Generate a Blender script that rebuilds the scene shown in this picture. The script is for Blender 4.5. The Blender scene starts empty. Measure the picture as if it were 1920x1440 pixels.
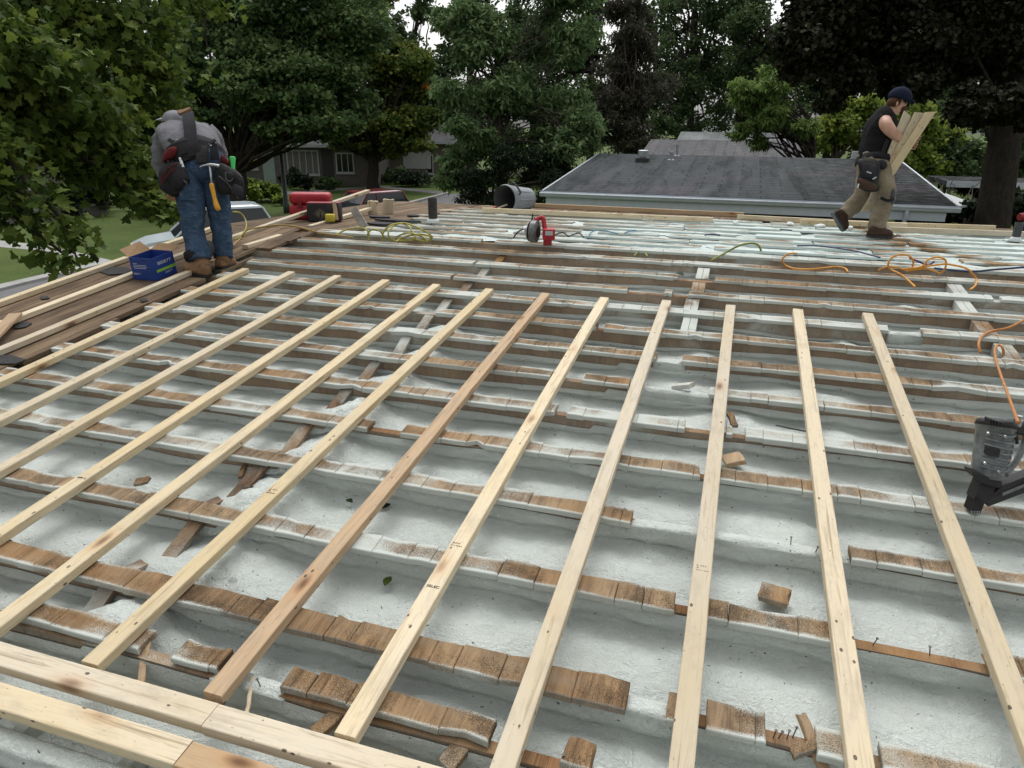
import bpy, bmesh, math, random
import numpy as np
from mathutils import Vector, Matrix, Euler, noise
C = bpy.context.scene.collection
SC = bpy.context.scene
rad = math.radians
# ---------------------------------------------------------------- camera, sky, sun, exposure
ZC = 4.4                                   # camera height above the lawn
F_PX, PITCH, ROLL, YAW = 1327.6, rad(20.238), rad(0.568), rad(17.236)
AL, HP = rad(5.851), 1.7085                # slope of the near roof, camera distance from it
def cam_axes():
    c, s = math.cos(PITCH), math.sin(PITCH)
    fw = Vector((-math.sin(YAW)*c, math.cos(YAW)*c, -s))
    r = Vector((math.cos(YAW), math.sin(YAW), 0)); u = r.cross(fw)
    return r*math.cos(ROLL)+u*math.sin(ROLL), u*math.cos(ROLL)-r*math.sin(ROLL), fw
CR, CU, CF = cam_axes()
CAM = Vector((0, 0, ZC))
cd = bpy.data.cameras.new('camera'); co = bpy.data.objects.new('camera', cd); C.objects.link(co)
cd.sensor_fit = 'HORIZONTAL'; cd.sensor_width = 36; cd.lens = 36*F_PX/1920
cd.clip_start = .05; cd.clip_end = 600
M3 = Matrix((CR, CU, -CF)).transposed()
co.matrix_world = Matrix.Translation(CAM) @ M3.to_4x4()
SC.camera = co
SC.view_settings.view_transform = 'Standard'; SC.view_settings.look = 'None'
SC.view_settings.exposure = 0.5; SC.view_settings.gamma = 1
w = bpy.data.worlds.new('World'); SC.world = w; w.use_nodes = True
nt = w.node_tree; bg = nt.nodes['Background']
sky = nt.nodes.new('ShaderNodeTexSky'); sky.sky_type = 'NISHITA'; sky.sun_disc = False
SUN_EL, SUN_AZ = rad(62), rad(345)
sky.sun_elevation = SUN_EL; sky.sun_rotation = SUN_AZ; sky.dust_density = 4; sky.air_density = 1.2; sky.ozone_density = 1
hs = nt.nodes.new('ShaderNodeHueSaturation'); hs.inputs['Saturation'].default_value = .06
nt.links.new(sky.outputs[0], hs.inputs['Color']); nt.links.new(hs.outputs[0], bg.inputs[0])
bg.inputs[1].default_value = .15
sl = bpy.data.lights.new('sun', 'SUN'); sl.energy = .6; sl.angle = rad(60); sl.color = (1, .97, .92)
so = bpy.data.objects.new('sun', sl); C.objects.link(so)
so.location = (0, 0, 30)
# sun direction: azimuth measured clockwise from +Y as the sky texture does
sd = Vector((math.sin(SUN_AZ)*math.cos(SUN_EL), math.cos(SUN_AZ)*math.cos(SUN_EL), math.sin(SUN_EL)))
so.rotation_euler = sd.to_track_quat('Z', 'Y').to_euler()
SC.cycles.max_bounces = 6; SC.cycles.diffuse_bounces = 3; SC.cycles.glossy_bounces = 2
SC.cycles.transparent_max_bounces = 6; SC.cycles.caustics_reflective = False; SC.cycles.caustics_refractive = False
# ---------------------------------------------------------------- places: photo pixel -> point
def ray(u, v): return CR*((u-960)/F_PX) - CU*((v-720)/F_PX) + CF
def P(u, v, D): return CAM + ray(u, v)*D               # D metres ahead of the camera
NN = Vector((0, -math.sin(AL), math.cos(AL))); TY = Vector((0, math.cos(AL), math.sin(AL)))
O0 = CAM - NN*HP
def N(x, s, n=0.): return O0 + Vector((x, 0, 0)) + TY*s + NN*n      # near roof: across, up the slope, off it
def npx(u, v, n=0.):                                   # pixel -> (x, s) on the near roof
    d = ray(u, v); t = -(HP-n)/d.dot(NN); X = d*t
    return X.x, X.dot(TY) + 0.0
SR = 6.34; BE = rad(1.8)                               # the ridge and the fall of the far roof
RID = N(0, SR)
TF = Vector((0, math.cos(BE), -math.sin(BE))); NF = Vector((0, math.sin(BE), math.cos(BE)))
def FR(x, s, n=0.): return Vector((x, RID.y, RID.z)) + TF*s + NF*n
def fpx(u, v, n=0.):
    d = ray(u, v); o = Vector((0, RID.y, RID.z)) + NF*n
    t = (o-CAM).dot(NF)/d.dot(NF); X = CAM + d*t - o
    return X.x, X.dot(TF)
def G(u, v, z=0.):                                     # pixel -> point at height z
    d = ray(u, v); return CAM + d*((z-ZC)/d.z)
# ---------------------------------------------------------------- mesh helpers
class MB:
    def __init__(s): s.v = []; s.f = []; s.m = []
    def add(s, vs, fs, mi=0):
        o = len(s.v); s.v += [tuple(v) for v in vs]; s.f += [tuple(i+o for i in f) for f in fs]; s.m += [mi]*len(fs)
    def box(s, o, X, Y, Z, mi=0):
        """corner o and three edge vectors"""
        o, X, Y, Z = Vector(o), Vector(X), Vector(Y), Vector(Z)
        vs = [o, o+X, o+X+Y, o+Y, o+Z, o+X+Z, o+X+Y+Z, o+Y+Z]
        fs = [(0,3,2,1),(4,5,6,7),(0,1,5,4),(1,2,6,5),(2,3,7,6),(3,0,4,7)]
        if X.cross(Y).dot(Z) < 0: fs = [f[::-1] for f in fs]
        s.add(vs, fs, mi)
    def cbox(s, c, X, Y, Z, mi=0):
        X, Y, Z = Vector(X), Vector(Y), Vector(Z); s.box(Vector(c)-X/2-Y/2-Z/2, X, Y, Z, mi)
    def prism(s, poly, d, mi=0):
        n = len(poly); d = Vector(d); poly = [Vector(p) for p in poly]
        nrm = (poly[1]-poly[0]).cross(poly[2]-poly[1])
        vs = poly+[p+d for p in poly]
        fs = [tuple(range(n))[::-1], tuple(range(n, 2*n))]+[(i, (i+1) % n, n+(i+1) % n, n+i) for i in range(n)]
        if nrm.dot(d) < 0: fs = [f[::-1] for f in fs]
        s.add(vs, fs, mi)
    def loft(s, rings, cap=True, closed=False, mi=0):
        k = len(rings[0]); vs = [v for r in rings for v in r]; fs = []
        R = len(rings)
        for i in range(R if closed else R-1):
            a, b = i*k, ((i+1) % R)*k
            for j in range(k): fs.append((a+j, a+(j+1) % k, b+(j+1) % k, b+j))
        if cap and not closed: fs.append(tuple(range(k))[::-1]); fs.append(tuple(range((R-1)*k, R*k)))
        s.add(vs, fs, mi)
    def tube(s, pts, r, k=8, mi=0, up=None, cap=True):
        """r: radius, list of radii or list of (a, b)"""
        pts = [Vector(p) for p in pts]; n = len(pts)
        if not isinstance(r, (list, tuple)): r = [r]*n
        prev = None; rings = []; lt = None
        for i, p in enumerate(pts):
            t = (pts[min(i+1, n-1)]-pts[max(i-1, 0)]).normalized()
            if lt is not None and (t.length < .5 or t.dot(lt) < -.3): t = lt       # a tube that turns back inside itself (a lip, a hollow end)
            lt = t
            if prev is None:
                u = Vector(up) if up is not None else (Vector((0, 0, 1)) if abs(t.z) < .9 else Vector((0, 1, 0)))
                a = (u - t*u.dot(t)).normalized()
            else: a = (prev - t*prev.dot(t)).normalized()
            prev = a; b = t.cross(a)
            ra, rb = r[i] if isinstance(r[i], (list, tuple)) else (r[i], r[i])
            rings.append([p + b*(rb*math.cos(q)) + a*(ra*math.sin(q)) for q in [2*math.pi*j/k for j in range(k)]])
        s.loft(rings, cap, mi=mi)
    def ball(s, c, r, k=12, R=8, mi=0, X=(1,0,0), Y=(0,1,0), Z=(0,0,1), lo=-1., hi=1.):
        c = Vector(c); X, Y, Z = Vector(X), Vector(Y), Vector(Z)
        rr = r if isinstance(r, (list, tuple)) else (r, r, r); rings = []
        for i in range(R+1):
            z = math.sin(math.pi*(lo+(hi-lo)*i/R)/2); q = max(math.sqrt(max(0, 1-z*z)), .02)
            rings.append([c+X*(rr[0]*q*math.cos(t))+Y*(rr[1]*q*math.sin(t))+Z*(rr[2]*z) for t in [2*math.pi*j/k for j in range(k)]])
        s.loft(rings, True, mi=mi)
    def build(s, name, mats, parent=None, smooth=False, autosm=None):
        me = bpy.data.meshes.new(name); me.from_pydata(s.v, [], s.f)
        mats = mats if isinstance(mats, (list, tuple)) else [mats]
        for m in mats: me.materials.append(m)
        if len(mats) > 1: me.polygons.foreach_set('material_index', s.m)
        if smooth: me.polygons.foreach_set('use_smooth', [True]*len(s.f))
        me.update()
        if autosm:
            me.set_sharp_from_angle(angle=rad(autosm))
        o = bpy.data.objects.new(name, me); C.objects.link(o)
        if parent is not None: put(o, parent)
        return o
def put(o, parent):
    bpy.context.view_layer.update() if False else None
    o.parent = parent
    o.matrix_parent_inverse = mw(parent).inverted()
def mw(o):
    m = o.matrix_basis.copy()
    if o.parent: m = mw(o.parent) @ o.matrix_parent_inverse @ m
    return m
def empty(name, loc, label=None, cat=None, group=None):
    o = bpy.data.objects.new(name, None); C.objects.link(o); o.location = loc; o.empty_display_size = .1
    if label: tag(o, label, cat, group)
    return o
def tag(o, label=None, cat=None, group=None, kind=None):
    if label: o['label'] = label
    if cat: o['category'] = cat
    if group: o['group'] = group
    if kind: o['kind'] = kind
    return o
def catmull(pts, k=6):
    pts = [Vector(p) for p in pts]
    if len(pts) < 3: return pts
    out = []
    for i in range(len(pts)-1):
        p0, p1, p2, p3 = pts[max(i-1, 0)], pts[i], pts[i+1], pts[min(i+2, len(pts)-1)]
        for j in range(k):
            t = j/k; out.append(.5*((2*p1)+(p2-p0)*t+(2*p0-5*p1+4*p2-p3)*t*t+(3*p1-p0-3*p2+p3)*t**3))
    out.append(pts[-1]); return out
def frame(o, X, Y, Z, loc):
    o.matrix_basis = Matrix.Translation(loc) @ Matrix((X, Y, Z)).transposed().to_4x4(); return o
# ---------------------------------------------------------------- materials
MAT = {}
def new_mat(name, rough=.8, spec=.3):
    m = bpy.data.materials.new(name); m.use_nodes = True; t = m.node_tree; b = t.nodes['Principled BSDF']
    b.inputs['Roughness'].default_value = rough
    b.inputs['Specular IOR Level'].default_value = spec
    MAT[name] = m; return m, t, b
def nd(t, ty, **k):
    n = t.nodes.new('ShaderNode'+ty)
    for a, v in k.items():
        if a.startswith('i_'): n.inputs[int(a[2:]) if a[2:].isdigit() else a[2:]].default_value = v
        else: setattr(n, a, v)
    return n
def coords(t, space='Object', scale=(1, 1, 1), loc=(0, 0, 0), rnd=0.):
    tc = nd(t, 'TexCoord'); mp = nd(t, 'Mapping'); mp.inputs['Scale'].default_value = scale; mp.inputs['Location'].default_value = loc
    if space == 'World':
        g = nd(t, 'NewGeometry'); t.links.new(g.outputs['Position'], mp.inputs['Vector'])
    else: t.links.new(tc.outputs[space], mp.inputs['Vector'])
    if rnd:
        oi = nd(t, 'ObjectInfo'); mu = nd(t, 'Math', operation='MULTIPLY'); mu.inputs[1].default_value = rnd
        t.links.new(oi.outputs['Random'], mu.inputs[0]); cx = nd(t, 'CombineXYZ')
        for i in range(3): t.links.new(mu.outputs[0], cx.inputs[i])
        ad = nd(t, 'VectorMath', operation='ADD'); t.links.new(mp.outputs[0], ad.inputs[0]); t.links.new(cx.outputs[0], ad.inputs[1])
        return ad.outputs[0]
    return mp.outputs[0]
def noise_n(t, vec, scale, detail=4, rough=.6, dist=0.):
    n = nd(t, 'TexNoise'); n.inputs['Scale'].default_value = scale; n.inputs['Detail'].default_value = detail
    n.inputs['Roughness'].default_value = rough; n.inputs['Distortion'].default_value = dist
    t.links.new(vec, n.inputs['Vector']); return n.outputs['Fac']
def ramp(t, fac, stops, interp='LINEAR'):
    r = nd(t, 'ValToRGB'); e = r.color_ramp.elements; r.color_ramp.interpolation = interp
    while len(e) < len(stops): e.new(.5)
    for i, (p, c) in enumerate(stops):
        e[i].position = p; e[i].color = (*c, 1) if isinstance(c, (tuple, list)) else (c, c, c, 1)
    t.links.new(fac, r.inputs['Fac']); return r.outputs['Color']
def mix(t, fac, a, b, mode='MIX'):
    m = nd(t, 'Mix', data_type='RGBA', blend_type=mode)
    for s, v in ((m.inputs['Factor'], fac), (m.inputs['A'], a), (m.inputs['B'], b)):
        if hasattr(v, 'links'): t.links.new(v, s)
        elif s.type == 'RGBA': s.default_value = (*v, 1) if len(v) == 3 else v
        else: s.default_value = v
    return m.outputs['Result']
def math_n(t, op, a, b=0., clamp=False):
    m = nd(t, 'Math', operation=op, use_clamp=clamp)
    for s, v in ((m.inputs[0], a), (m.inputs[1], b)):
        if hasattr(v, 'links'): t.links.new(v, s)
        else: s.default_value = v
    return m.outputs[0]
def bump(t, b, h, strength=.3, dist=.01):
    n = nd(t, 'Bump'); n.inputs['Strength'].default_value = strength; n.inputs['Distance'].default_value = dist
    t.links.new(h, n.inputs['Height']); t.links.new(n.outputs[0], b.inputs['Normal'])
def plain(name, col, rough=.6, var=.12, scale=12., spec=.35, metal=0., space='Object'):
    """a paint, plastic, cloth or metal with slight mottling"""
    m, t, b = new_mat(name, rough, spec); b.inputs['Metallic'].default_value = metal
    v = coords(t, space, rnd=3.)
    f = noise_n(t, v, scale, 5, .65)
    c = ramp(t, f, [(.3, tuple(x*(1-var*1.6) for x in col)), (.7, tuple(min(1, x*(1+var)) for x in col))])
    t.links.new(c, b.inputs['Base Color'])
    bump(t, b, f, .12, .004); return m
def specks(t, vec, scale, size, thresh=0.):
    """small round marks scattered at random: 1 inside a mark"""
    v = nd(t, 'TexVoronoi', feature='F1'); v.inputs['Scale'].default_value = scale; v.inputs['Randomness'].default_value = 1
    t.links.new(vec, v.inputs['Vector'])
    lt = math_n(t, 'LESS_THAN', v.outputs['Distance'], size)
    sep = nd(t, 'SeparateColor'); t.links.new(v.outputs['Color'], sep.inputs[0])
    gt = math_n(t, 'GREATER_THAN', sep.outputs[0], thresh)
    return math_n(t, 'MULTIPLY', lt, gt)
def obj_rand(t):
    return nd(t, 'ObjectInfo').outputs['Random']
def new_wood(name, light, dark, yellow, speck=.35, knots=.74, grime=.25):
    m, t, b = new_mat(name, .72, .25)
    v = coords(t, 'Object', (22, 1.1, 22), rnd=40.)
    g = noise_n(t, v, 2.2, 6, .62, 1.2)
    c = ramp(t, g, [(.3, dark), (.46, light), (.56, yellow), (.7, tuple(x*.8 for x in dark))])
    v2 = coords(t, 'Object', (1, .35, 1), rnd=17.)
    b2 = noise_n(t, v2, 3.2, 3, .5)
    c = mix(t, ramp(t, b2, [(.42, 0.), (.7, .55)]), c, tuple(x*y for x, y in zip(yellow, (.92, .86, .7))))
    # knots
    v3 = coords(t, 'Object', (9, 3.4, 9), rnd=31.)
    vo = nd(t, 'TexVoronoi'); vo.inputs['Scale'].default_value = 1.; t.links.new(v3, vo.inputs['Vector'])
    sp = nd(t, 'SeparateColor'); t.links.new(vo.outputs['Color'], sp.inputs[0])
    on = math_n(t, 'GREATER_THAN', sp.outputs[1], knots)
    k1 = math_n(t, 'MULTIPLY', ramp(t, vo.outputs['Distance'], [(.05, 1.), (.2, 0.)]), on)
    k2 = math_n(t, 'MULTIPLY', ramp(t, vo.outputs['Distance'], [(.02, 1.), (.38, 0.)]), on)
    c = mix(t, math_n(t, 'MULTIPLY', k2, .55), c, (.42, .2, .07)); c = mix(t, math_n(t, 'MULTIPLY', k1, .85), c, (.1, .045, .02))
    # grime and boot marks, saw dust specks, fastener holes
    v4 = coords(t, 'Object', (3, 1.2, 3), rnd=11.)
    gr = noise_n(t, v4, 5, 8, .72)
    c = mix(t, ramp(t, gr, [(.5, 0.), (.74, grime)]), c, (.3, .25, .19))
    v5 = coords(t, 'Object', (1, .6, 1), rnd=7.)
    c = mix(t, math_n(t, 'MULTIPLY', specks(t, v5, 26, .13, .62), .85), c, (.05, .035, .025))
    v6 = coords(t, 'Object', (1, .55, 1), rnd=5.)
    c = mix(t, math_n(t, 'MULTIPLY', specks(t, v6, 60, .15, .8), speck), c, (.12, .08, .05))
    cr = noise_n(t, coords(t, 'Object', (60, .9, 60), rnd=23.), 1.3, 2, .5)
    c = mix(t, math_n(t, 'MULTIPLY', ramp(t, cr, [(.69, 0.), (.72, 1.)]), .5), c, (.2, .13, .07))
    ov = math_n(t, 'ADD', math_n(t, 'MULTIPLY', obj_rand(t), .32), .8)
    hv = nd(t, 'HueSaturation'); t.links.new(ov, hv.inputs['Value']); t.links.new(c, hv.inputs['Color'])
    t.links.new(hv.outputs[0], b.inputs['Base Color'])
    bump(t, b, g, .25, .003); return m
# ---------------------------------------------------------------- roof materials
new_wood('new_wood', (.575, .495, .365), (.43, .35, .24), (.6, .51, .355), grime=.45)
new_wood('new_wood_tan', (.42, .3, .185), (.28, .19, .115), (.46, .335, .215), speck=.6, grime=.55)
new_wood('new_wood_pale', (.585, .52, .41), (.46, .395, .29), (.595, .515, .385), speck=.35, grime=.45)
new_wood('new_wood_yellow', (.56, .475, .33), (.42, .335, .21), (.59, .485, .31), speck=.4, grime=.45)
def old_wood(name, spray=.5, light=(.34, .24, .145), dark=(.16, .108, .065), foam=(.5, .54, .505), speck=.85, front=.8, paths=False):
    m, t, b = new_mat(name, .9, .12)
    v = coords(t, 'World', (26, 3.5, 8))
    g = noise_n(t, v, 1.6, 6, .65, .6)
    c = ramp(t, g, [(.36, dark), (.5, tuple((x+y)/2 for x, y in zip(dark, light))), (.62, light)])
    fb = noise_n(t, coords(t, 'World', (90, 2.2, 20)), 1.5, 3, .6)
    c = mix(t, ramp(t, fb, [(.56, 0.), (.66, .6)]), c, tuple(x*.35 for x in dark))
    w2 = coords(t, 'World', (1, 1, 1))
    pl = noise_n(t, coords(t, 'World', (7.5, 2.5, 2)), 1., 2, .5)
    c = mix(t, ramp(t, pl, [(.42, 0.), (.62, .45)]), c, (.37, .26, .15))
    pt = nd(t, 'Attribute', attribute_name='tone').outputs['Fac']
    c = mix(t, math_n(t, 'MULTIPLY', pt, .42), c, (.08, .055, .038)); gy = noise_n(t, coords(t, 'World', (3, 9, 3)), 1., 5, .65)
    c = mix(t, ramp(t, gy, [(.5, 0.), (.74, .5)]), c, (.24, .205, .155))
    rot = noise_n(t, w2, 1.7, 4, .6)
    c = mix(t, ramp(t, rot, [(.5, 0.), (.72, .8)]), c, (.27, .15, .06))
    # tar and dirt specks
    sp = noise_n(t, w2, 260, 3, .75)
    dens = noise_n(t, w2, 5, 4, .6)
    f = ramp(t, math_n(t, 'ADD', sp, math_n(t, 'MULTIPLY', math_n(t, 'SUBTRACT', dens, .5), .9)), [(.5, 0.), (.6, speck*.85)])
    c = mix(t, f, c, (.035, .027, .02))
    # overspray of the foam: on the side that faces down the slope, and in drifts over the top
    gm = nd(t, 'NewGeometry'); dp = nd(t, 'VectorMath', operation='DOT_PRODUCT'); dp.inputs[1].default_value = (0, -1, .1)
    t.links.new(gm.outputs['True Normal'], dp.inputs[0])
    side = math_n(t, 'GREATER_THAN', dp.outputs['Value'], .6)
    on = noise_n(t, w2, 1.3, 5, .62, .4); fine = noise_n(t, w2, 320, 2, .8)
    ac = nd(t, 'Attribute', attribute_name='across').outputs['Fac']
    eg = ramp(t, math_n(t, 'MULTIPLY', ac, .5), [(0., .05), (.49, .05), (.5, .23), (.6, .055), (.88, .03), (1., .16)])
    lev = math_n(t, 'ADD', math_n(t, 'ADD', on, math_n(t, 'MULTIPLY', math_n(t, 'SUBTRACT', fine, .5), .42)), math_n(t, 'SUBTRACT', eg, .05))
    top = ramp(t, lev, [(.62-spray*.3, 0.), (.74-spray*.3, .93)])
    fr = math_n(t, 'MULTIPLY', side, ramp(t, lev, [(.32, .15), (.54, front)]))
    ov = math_n(t, 'MAXIMUM', top, fr)
    if paths:      # the boards are trodden bare along a way across the far slope
        sx = nd(t, 'SeparateXYZ'); t.links.new(gm.outputs['Position'], sx.inputs[0])
        wv = math_n(t, 'MULTIPLY', math_n(t, 'SUBTRACT', noise_n(t, w2, 2.2, 3, .6), .5), 1.1)
        # the way runs from (1.45, 9.2) to (2.05, 6.9)
        l = math_n(t, 'ADD', math_n(t, 'ADD', sx.outputs[0], math_n(t, 'MULTIPLY', sx.outputs[1], .26)), -3.87)
        d1 = math_n(t, 'ABSOLUTE', math_n(t, 'ADD', l, wv))
        k1 = ramp(t, d1, [(.09, 1.), (.24, 0.)])
        k2 = ramp(t, math_n(t, 'ADD', sx.outputs[0], wv), [(0., 1.), (.01, 0.)])
        r2 = nd(t, 'MapRange'); r2.inputs[1].default_value = -1.9; r2.inputs[2].default_value = -.9; r2.inputs[3].default_value = .55; r2.inputs[4].default_value = 0
        t.links.new(math_n(t, 'ADD', sx.outputs[0], wv), r2.inputs[0])
        ov = math_n(t, 'MULTIPLY', ov, math_n(t, 'SUBTRACT', 1., math_n(t, 'MAXIMUM', k1, r2.outputs[0]), True))
    c = mix(t, ov, c, foam)
    t.links.new(c, b.inputs['Base Color'])
    bump(t, b, math_n(t, 'ADD', g, math_n(t, 'MULTIPLY', fine, .4)), .45, .004); return m
old_wood('old_board', .38, front=.75)
old_wood('old_board_white', .55, front=.8)
old_wood('old_board_far', .66, foam=(.55, .625, .6), front=.95, speck=.6, paths=True)
old_wood('old_board_bare', .12, front=.25, light=(.3, .19, .1), dark=(.13, .08, .042))
old_wood('rafter_wood', .2, light=(.27, .15, .075), dark=(.16, .085, .04), front=.22, speck=.25)
old_wood('bridging_wood', .42, light=(.22, .14, .09), dark=(.11, .07, .045), front=.4, speck=.5)
def foam_mat(name, col, dirt=1., fine=1.):
    m, t, b = new_mat(name, .5, .38)
    w2 = coords(t, 'World', (1, 1, 1))
    lo = noise_n(t, w2, 2.4, 4, .6)
    c = ramp(t, lo, [(.3, tuple(x*.86 for x in col)), (.62, col), (.8, tuple(min(1, x*1.1) for x in col))])
    # dirt: crumbs of tar and bark thrown about, in drifts
    dm = noise_n(t, w2, 1.5, 3, .55)
    sp = nd(t, 'TexVoronoi'); sp.inputs['Scale'].default_value = 46
    wv = nd(t, 'TexNoise'); wv.inputs['Scale'].default_value = 30; t.links.new(w2, wv.inputs['Vector'])
    va = nd(t, 'VectorMath', operation='SCALE'); va.inputs['Scale'].default_value = .03; t.links.new(wv.outputs['Color'], va.inputs[0])
    vb = nd(t, 'VectorMath', operation='ADD'); t.links.new(w2, vb.inputs[0]); t.links.new(va.outputs[0], vb.inputs[1])
    t.links.new(vb.outputs[0], sp.inputs['Vector'])
    s1 = nd(t, 'SeparateColor'); t.links.new(sp.outputs['Color'], s1.inputs[0])
    lim = math_n(t, 'MULTIPLY', s1.outputs[0], .2)
    s_on = math_n(t, 'MULTIPLY', math_n(t, 'LESS_THAN', sp.outputs['Distance'], lim), math_n(t, 'GREATER_THAN', math_n(t, 'ADD', s1.outputs[1], math_n(t, 'MULTIPLY', dm, dirt)), 1.22))
    c = mix(t, math_n(t, 'MULTIPLY', s_on, .85), c, (.035, .032, .025))
    du = noise_n(t, w2, 3.5, 7, .72)
    c = mix(t, ramp(t, du, [(.52, 0.), (.72, .22*dirt)]), c, (.36, .345, .29))
    t.links.new(c, b.inputs['Base Color'])
    f1 = noise_n(t, w2, 95, 3, .6, 1.4); f2 = noise_n(t, w2, 22, 4, .6, .8)
    bump(t, b, math_n(t, 'ADD', math_n(t, 'ADD', math_n(t, 'MULTIPLY', f1, .5), math_n(t, 'MULTIPLY', noise_n(t, w2, 48, 3, .6, 2.2), .25)), f2), 1.0*fine, .014); return m
foam_mat('foam', (.57, .615, .582))
foam_mat('foam_white', (.68, .73, .72), .55, 1.4)
foam_mat('foam_far', (.54, .62, .595), .5)
def deck_mat():
    m, t, b = new_mat('sheathing', .9, .15)
    g = noise_n(t, coords(t, 'World', (34, 1.6, 8)), 1.4, 6, .68, .8)
    c = ramp(t, g, [(.25, (.06, .042, .028)), (.5, (.135, .095, .062)), (.75, (.22, .155, .1))])
    w2 = coords(t, 'World', (1, .55, 1))
    c = mix(t, ramp(t, noise_n(t, w2, 2.6, 6, .66), [(.45, 0.), (.68, .8)]), c, (.06, .042, .03))
    c = mix(t, ramp(t, noise_n(t, coords(t, 'World', (8, .7, 1)), 1., 3, .5), [(.5, 0.), (.7, .55)]), c, (.33, .24, .15))
    c = mix(t, ramp(t, noise_n(t, w2, 180, 3, .7), [(.58, 0.), (.68, .7)]), c, (.03, .022, .018))
    t.links.new(c, b.inputs['Base Color']); bump(t, b, g, .5, .005); return m
deck_mat()
plain('tar_paper', (.03, .03, .032), .85, .3, 30)
plain('fascia_paint', (.5, .5, .48), .6, .1)
plain('nail_steel', (.12, .1, .09), .5, .2, 40, metal=.6)
# ---------------------------------------------------------------- the bungalow whose roof is open
S0, RSP = 1.118, .4064
SK = {k: S0+RSP*(k-1) for k in range(1, 15)}; SK[1] = 1.225; SK[2] = 1.475; SK[3] = 1.90; SK[0] = .86; SK[-1] = .45; SK[14] = SR-.01
XL = -4.14; XE = -5.3; XR = 5.6
house = empty('bungalow', (0, 5, 0), 'low bungalow stripped to its rafters, white spray foam filling the bays of its open roof', 'house')
rng = random.Random(7)
def xu(s, u, n=0.):
    a = N(0, s, n)-CAM; q = (u-960)/F_PX
    return (q*a.dot(CF)-a.dot(CR))/(CR.x-q*CF.x)
# gaps in the row of board ends left on each rafter: photo u from .. to, and what shows there
GAPS = {1: [(-900, 35, 'b'), (262, 322, 'b'), (408, 526, 'f'), (918, 1046, 'b'), (1110, 1960, 'f')],
 2: [(1178, 1250, 'f'), (1288, 1322, 'b'), (1440, 1530, 'b'), (1596, 1652, 'b')],
 3: [(1269, 1288, 'b'), (1567, 1850, 'b')], 4: [(1186, 1592, 'f')], 5: [(700, 755, 'b'), (1316, 1320, 'b')],
 6: [(1046, 1064, 'b'), (1288, 1360, 'b'), (1376, 1396, 'b')], 7: [(1036, 1092, 'b'), (1185, 1330, 'f')],
 8: [(702, 738, 'b'), (1233, 1280, 'f')], 9: [(766, 820, 'b'), (1121, 1134, 'b')], 10: [(1672, 1726, 'f')],
 11: [(849, 852, 'b'), (1178, 1243, 'b'), (1262, 1290, 'b')], 12: [(890, 893, 'b'), (1272, 1340, 'b'), (1863, 1876, 'b')],
 13: [], 14: [(905, 930, 'b')], 0: [], -1: []}
WHITE = {7: [(1120, 1330)], 14: []}
def stub_row(k, x0, x1, parent, mat, place, s, wd=.1, th=.026, back=0., rough=.0025, lens=(.14, .28, .14, .21, .09)):
    """a run of sawn-off sheathing ends on top of a rafter"""
    mb = MB(); x = x0; ac = []; tn = []
    while x < x1-.004:
        l = rng.choice(lens)*rng.uniform(.93, 1.05); e = min(x+l, x1)
        if x1-e < .03: e = x1
        wv = .008*fnoise(x*1.3, k*2.3); wv2 = .008*fnoise(e*1.3, k*2.3); f0, f1 = s-wd/2+back+wv+rng.uniform(-rough, rough), s-wd/2+back+wv2+rng.uniform(-rough, rough)
        b0, b1 = s+wd/2+back+wv*.6+rng.uniform(-rough, rough)*3, s+wd/2+back+wv2*.6+rng.uniform(-rough, rough)*3
        dz = rng.uniform(-.0015, 0); g = rng.choice([.0005, .0005, .0006, .0018]); th_ = th*rng.uniform(.8, 1.12); wv = .012*fnoise(x*1.6, k*2.3)
        a, c = x+g, e-g; ja = rng.uniform(0, .022) if x == x0 else 0; jc = rng.uniform(0, .022) if e >= x1-1e-6 else 0
        # top outline with one nick at the front now and then, chamfered edges
        q = .003
        pts = [(a+ja*rng.random(), f0), ((a+c)/2, (f0+f1)/2+rng.uniform(-.003, .003)), (c-jc*rng.random(), f1), (c-jc*rng.random(), b1), ((a+c)/2, (b0+b1)/2+rng.uniform(-.008, .008)), (a+ja*rng.random(), b0)]
        if rng.random() < .08: pts[1] = (pts[1][0], pts[1][1]+rng.uniform(.01, .03))
        cx, cs = (a+c)/2, (f0+b0)/2
        top = [place(px+(q if px < cx-1e-4 else -q if px > cx+1e-4 else 0), ps+(q if ps < cs else -q), dz) for px, ps in pts]
        mid = [place(px, ps, dz-q) for px, ps in pts]; bot = [place(px, ps, -th_) for px, ps in pts]
        mb.loft([bot, mid, top]); x = e; ac += [0, 0, 0, 1, 1, 1]*3; tn += [rng.random()**1.5]*18
    o = mb.build('board_stub_row', MAT[mat], parent); o.data.attributes.new('across', 'FLOAT', 'POINT').data.foreach_set('value', [1.+q for q in ac]); o.data.attributes.new('tone', 'FLOAT', 'POINT').data.foreach_set('value', tn); return o
def fnoise(x, y, z=0.): return noise.noise(Vector((x, y, z)))
rafters = {}
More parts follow.
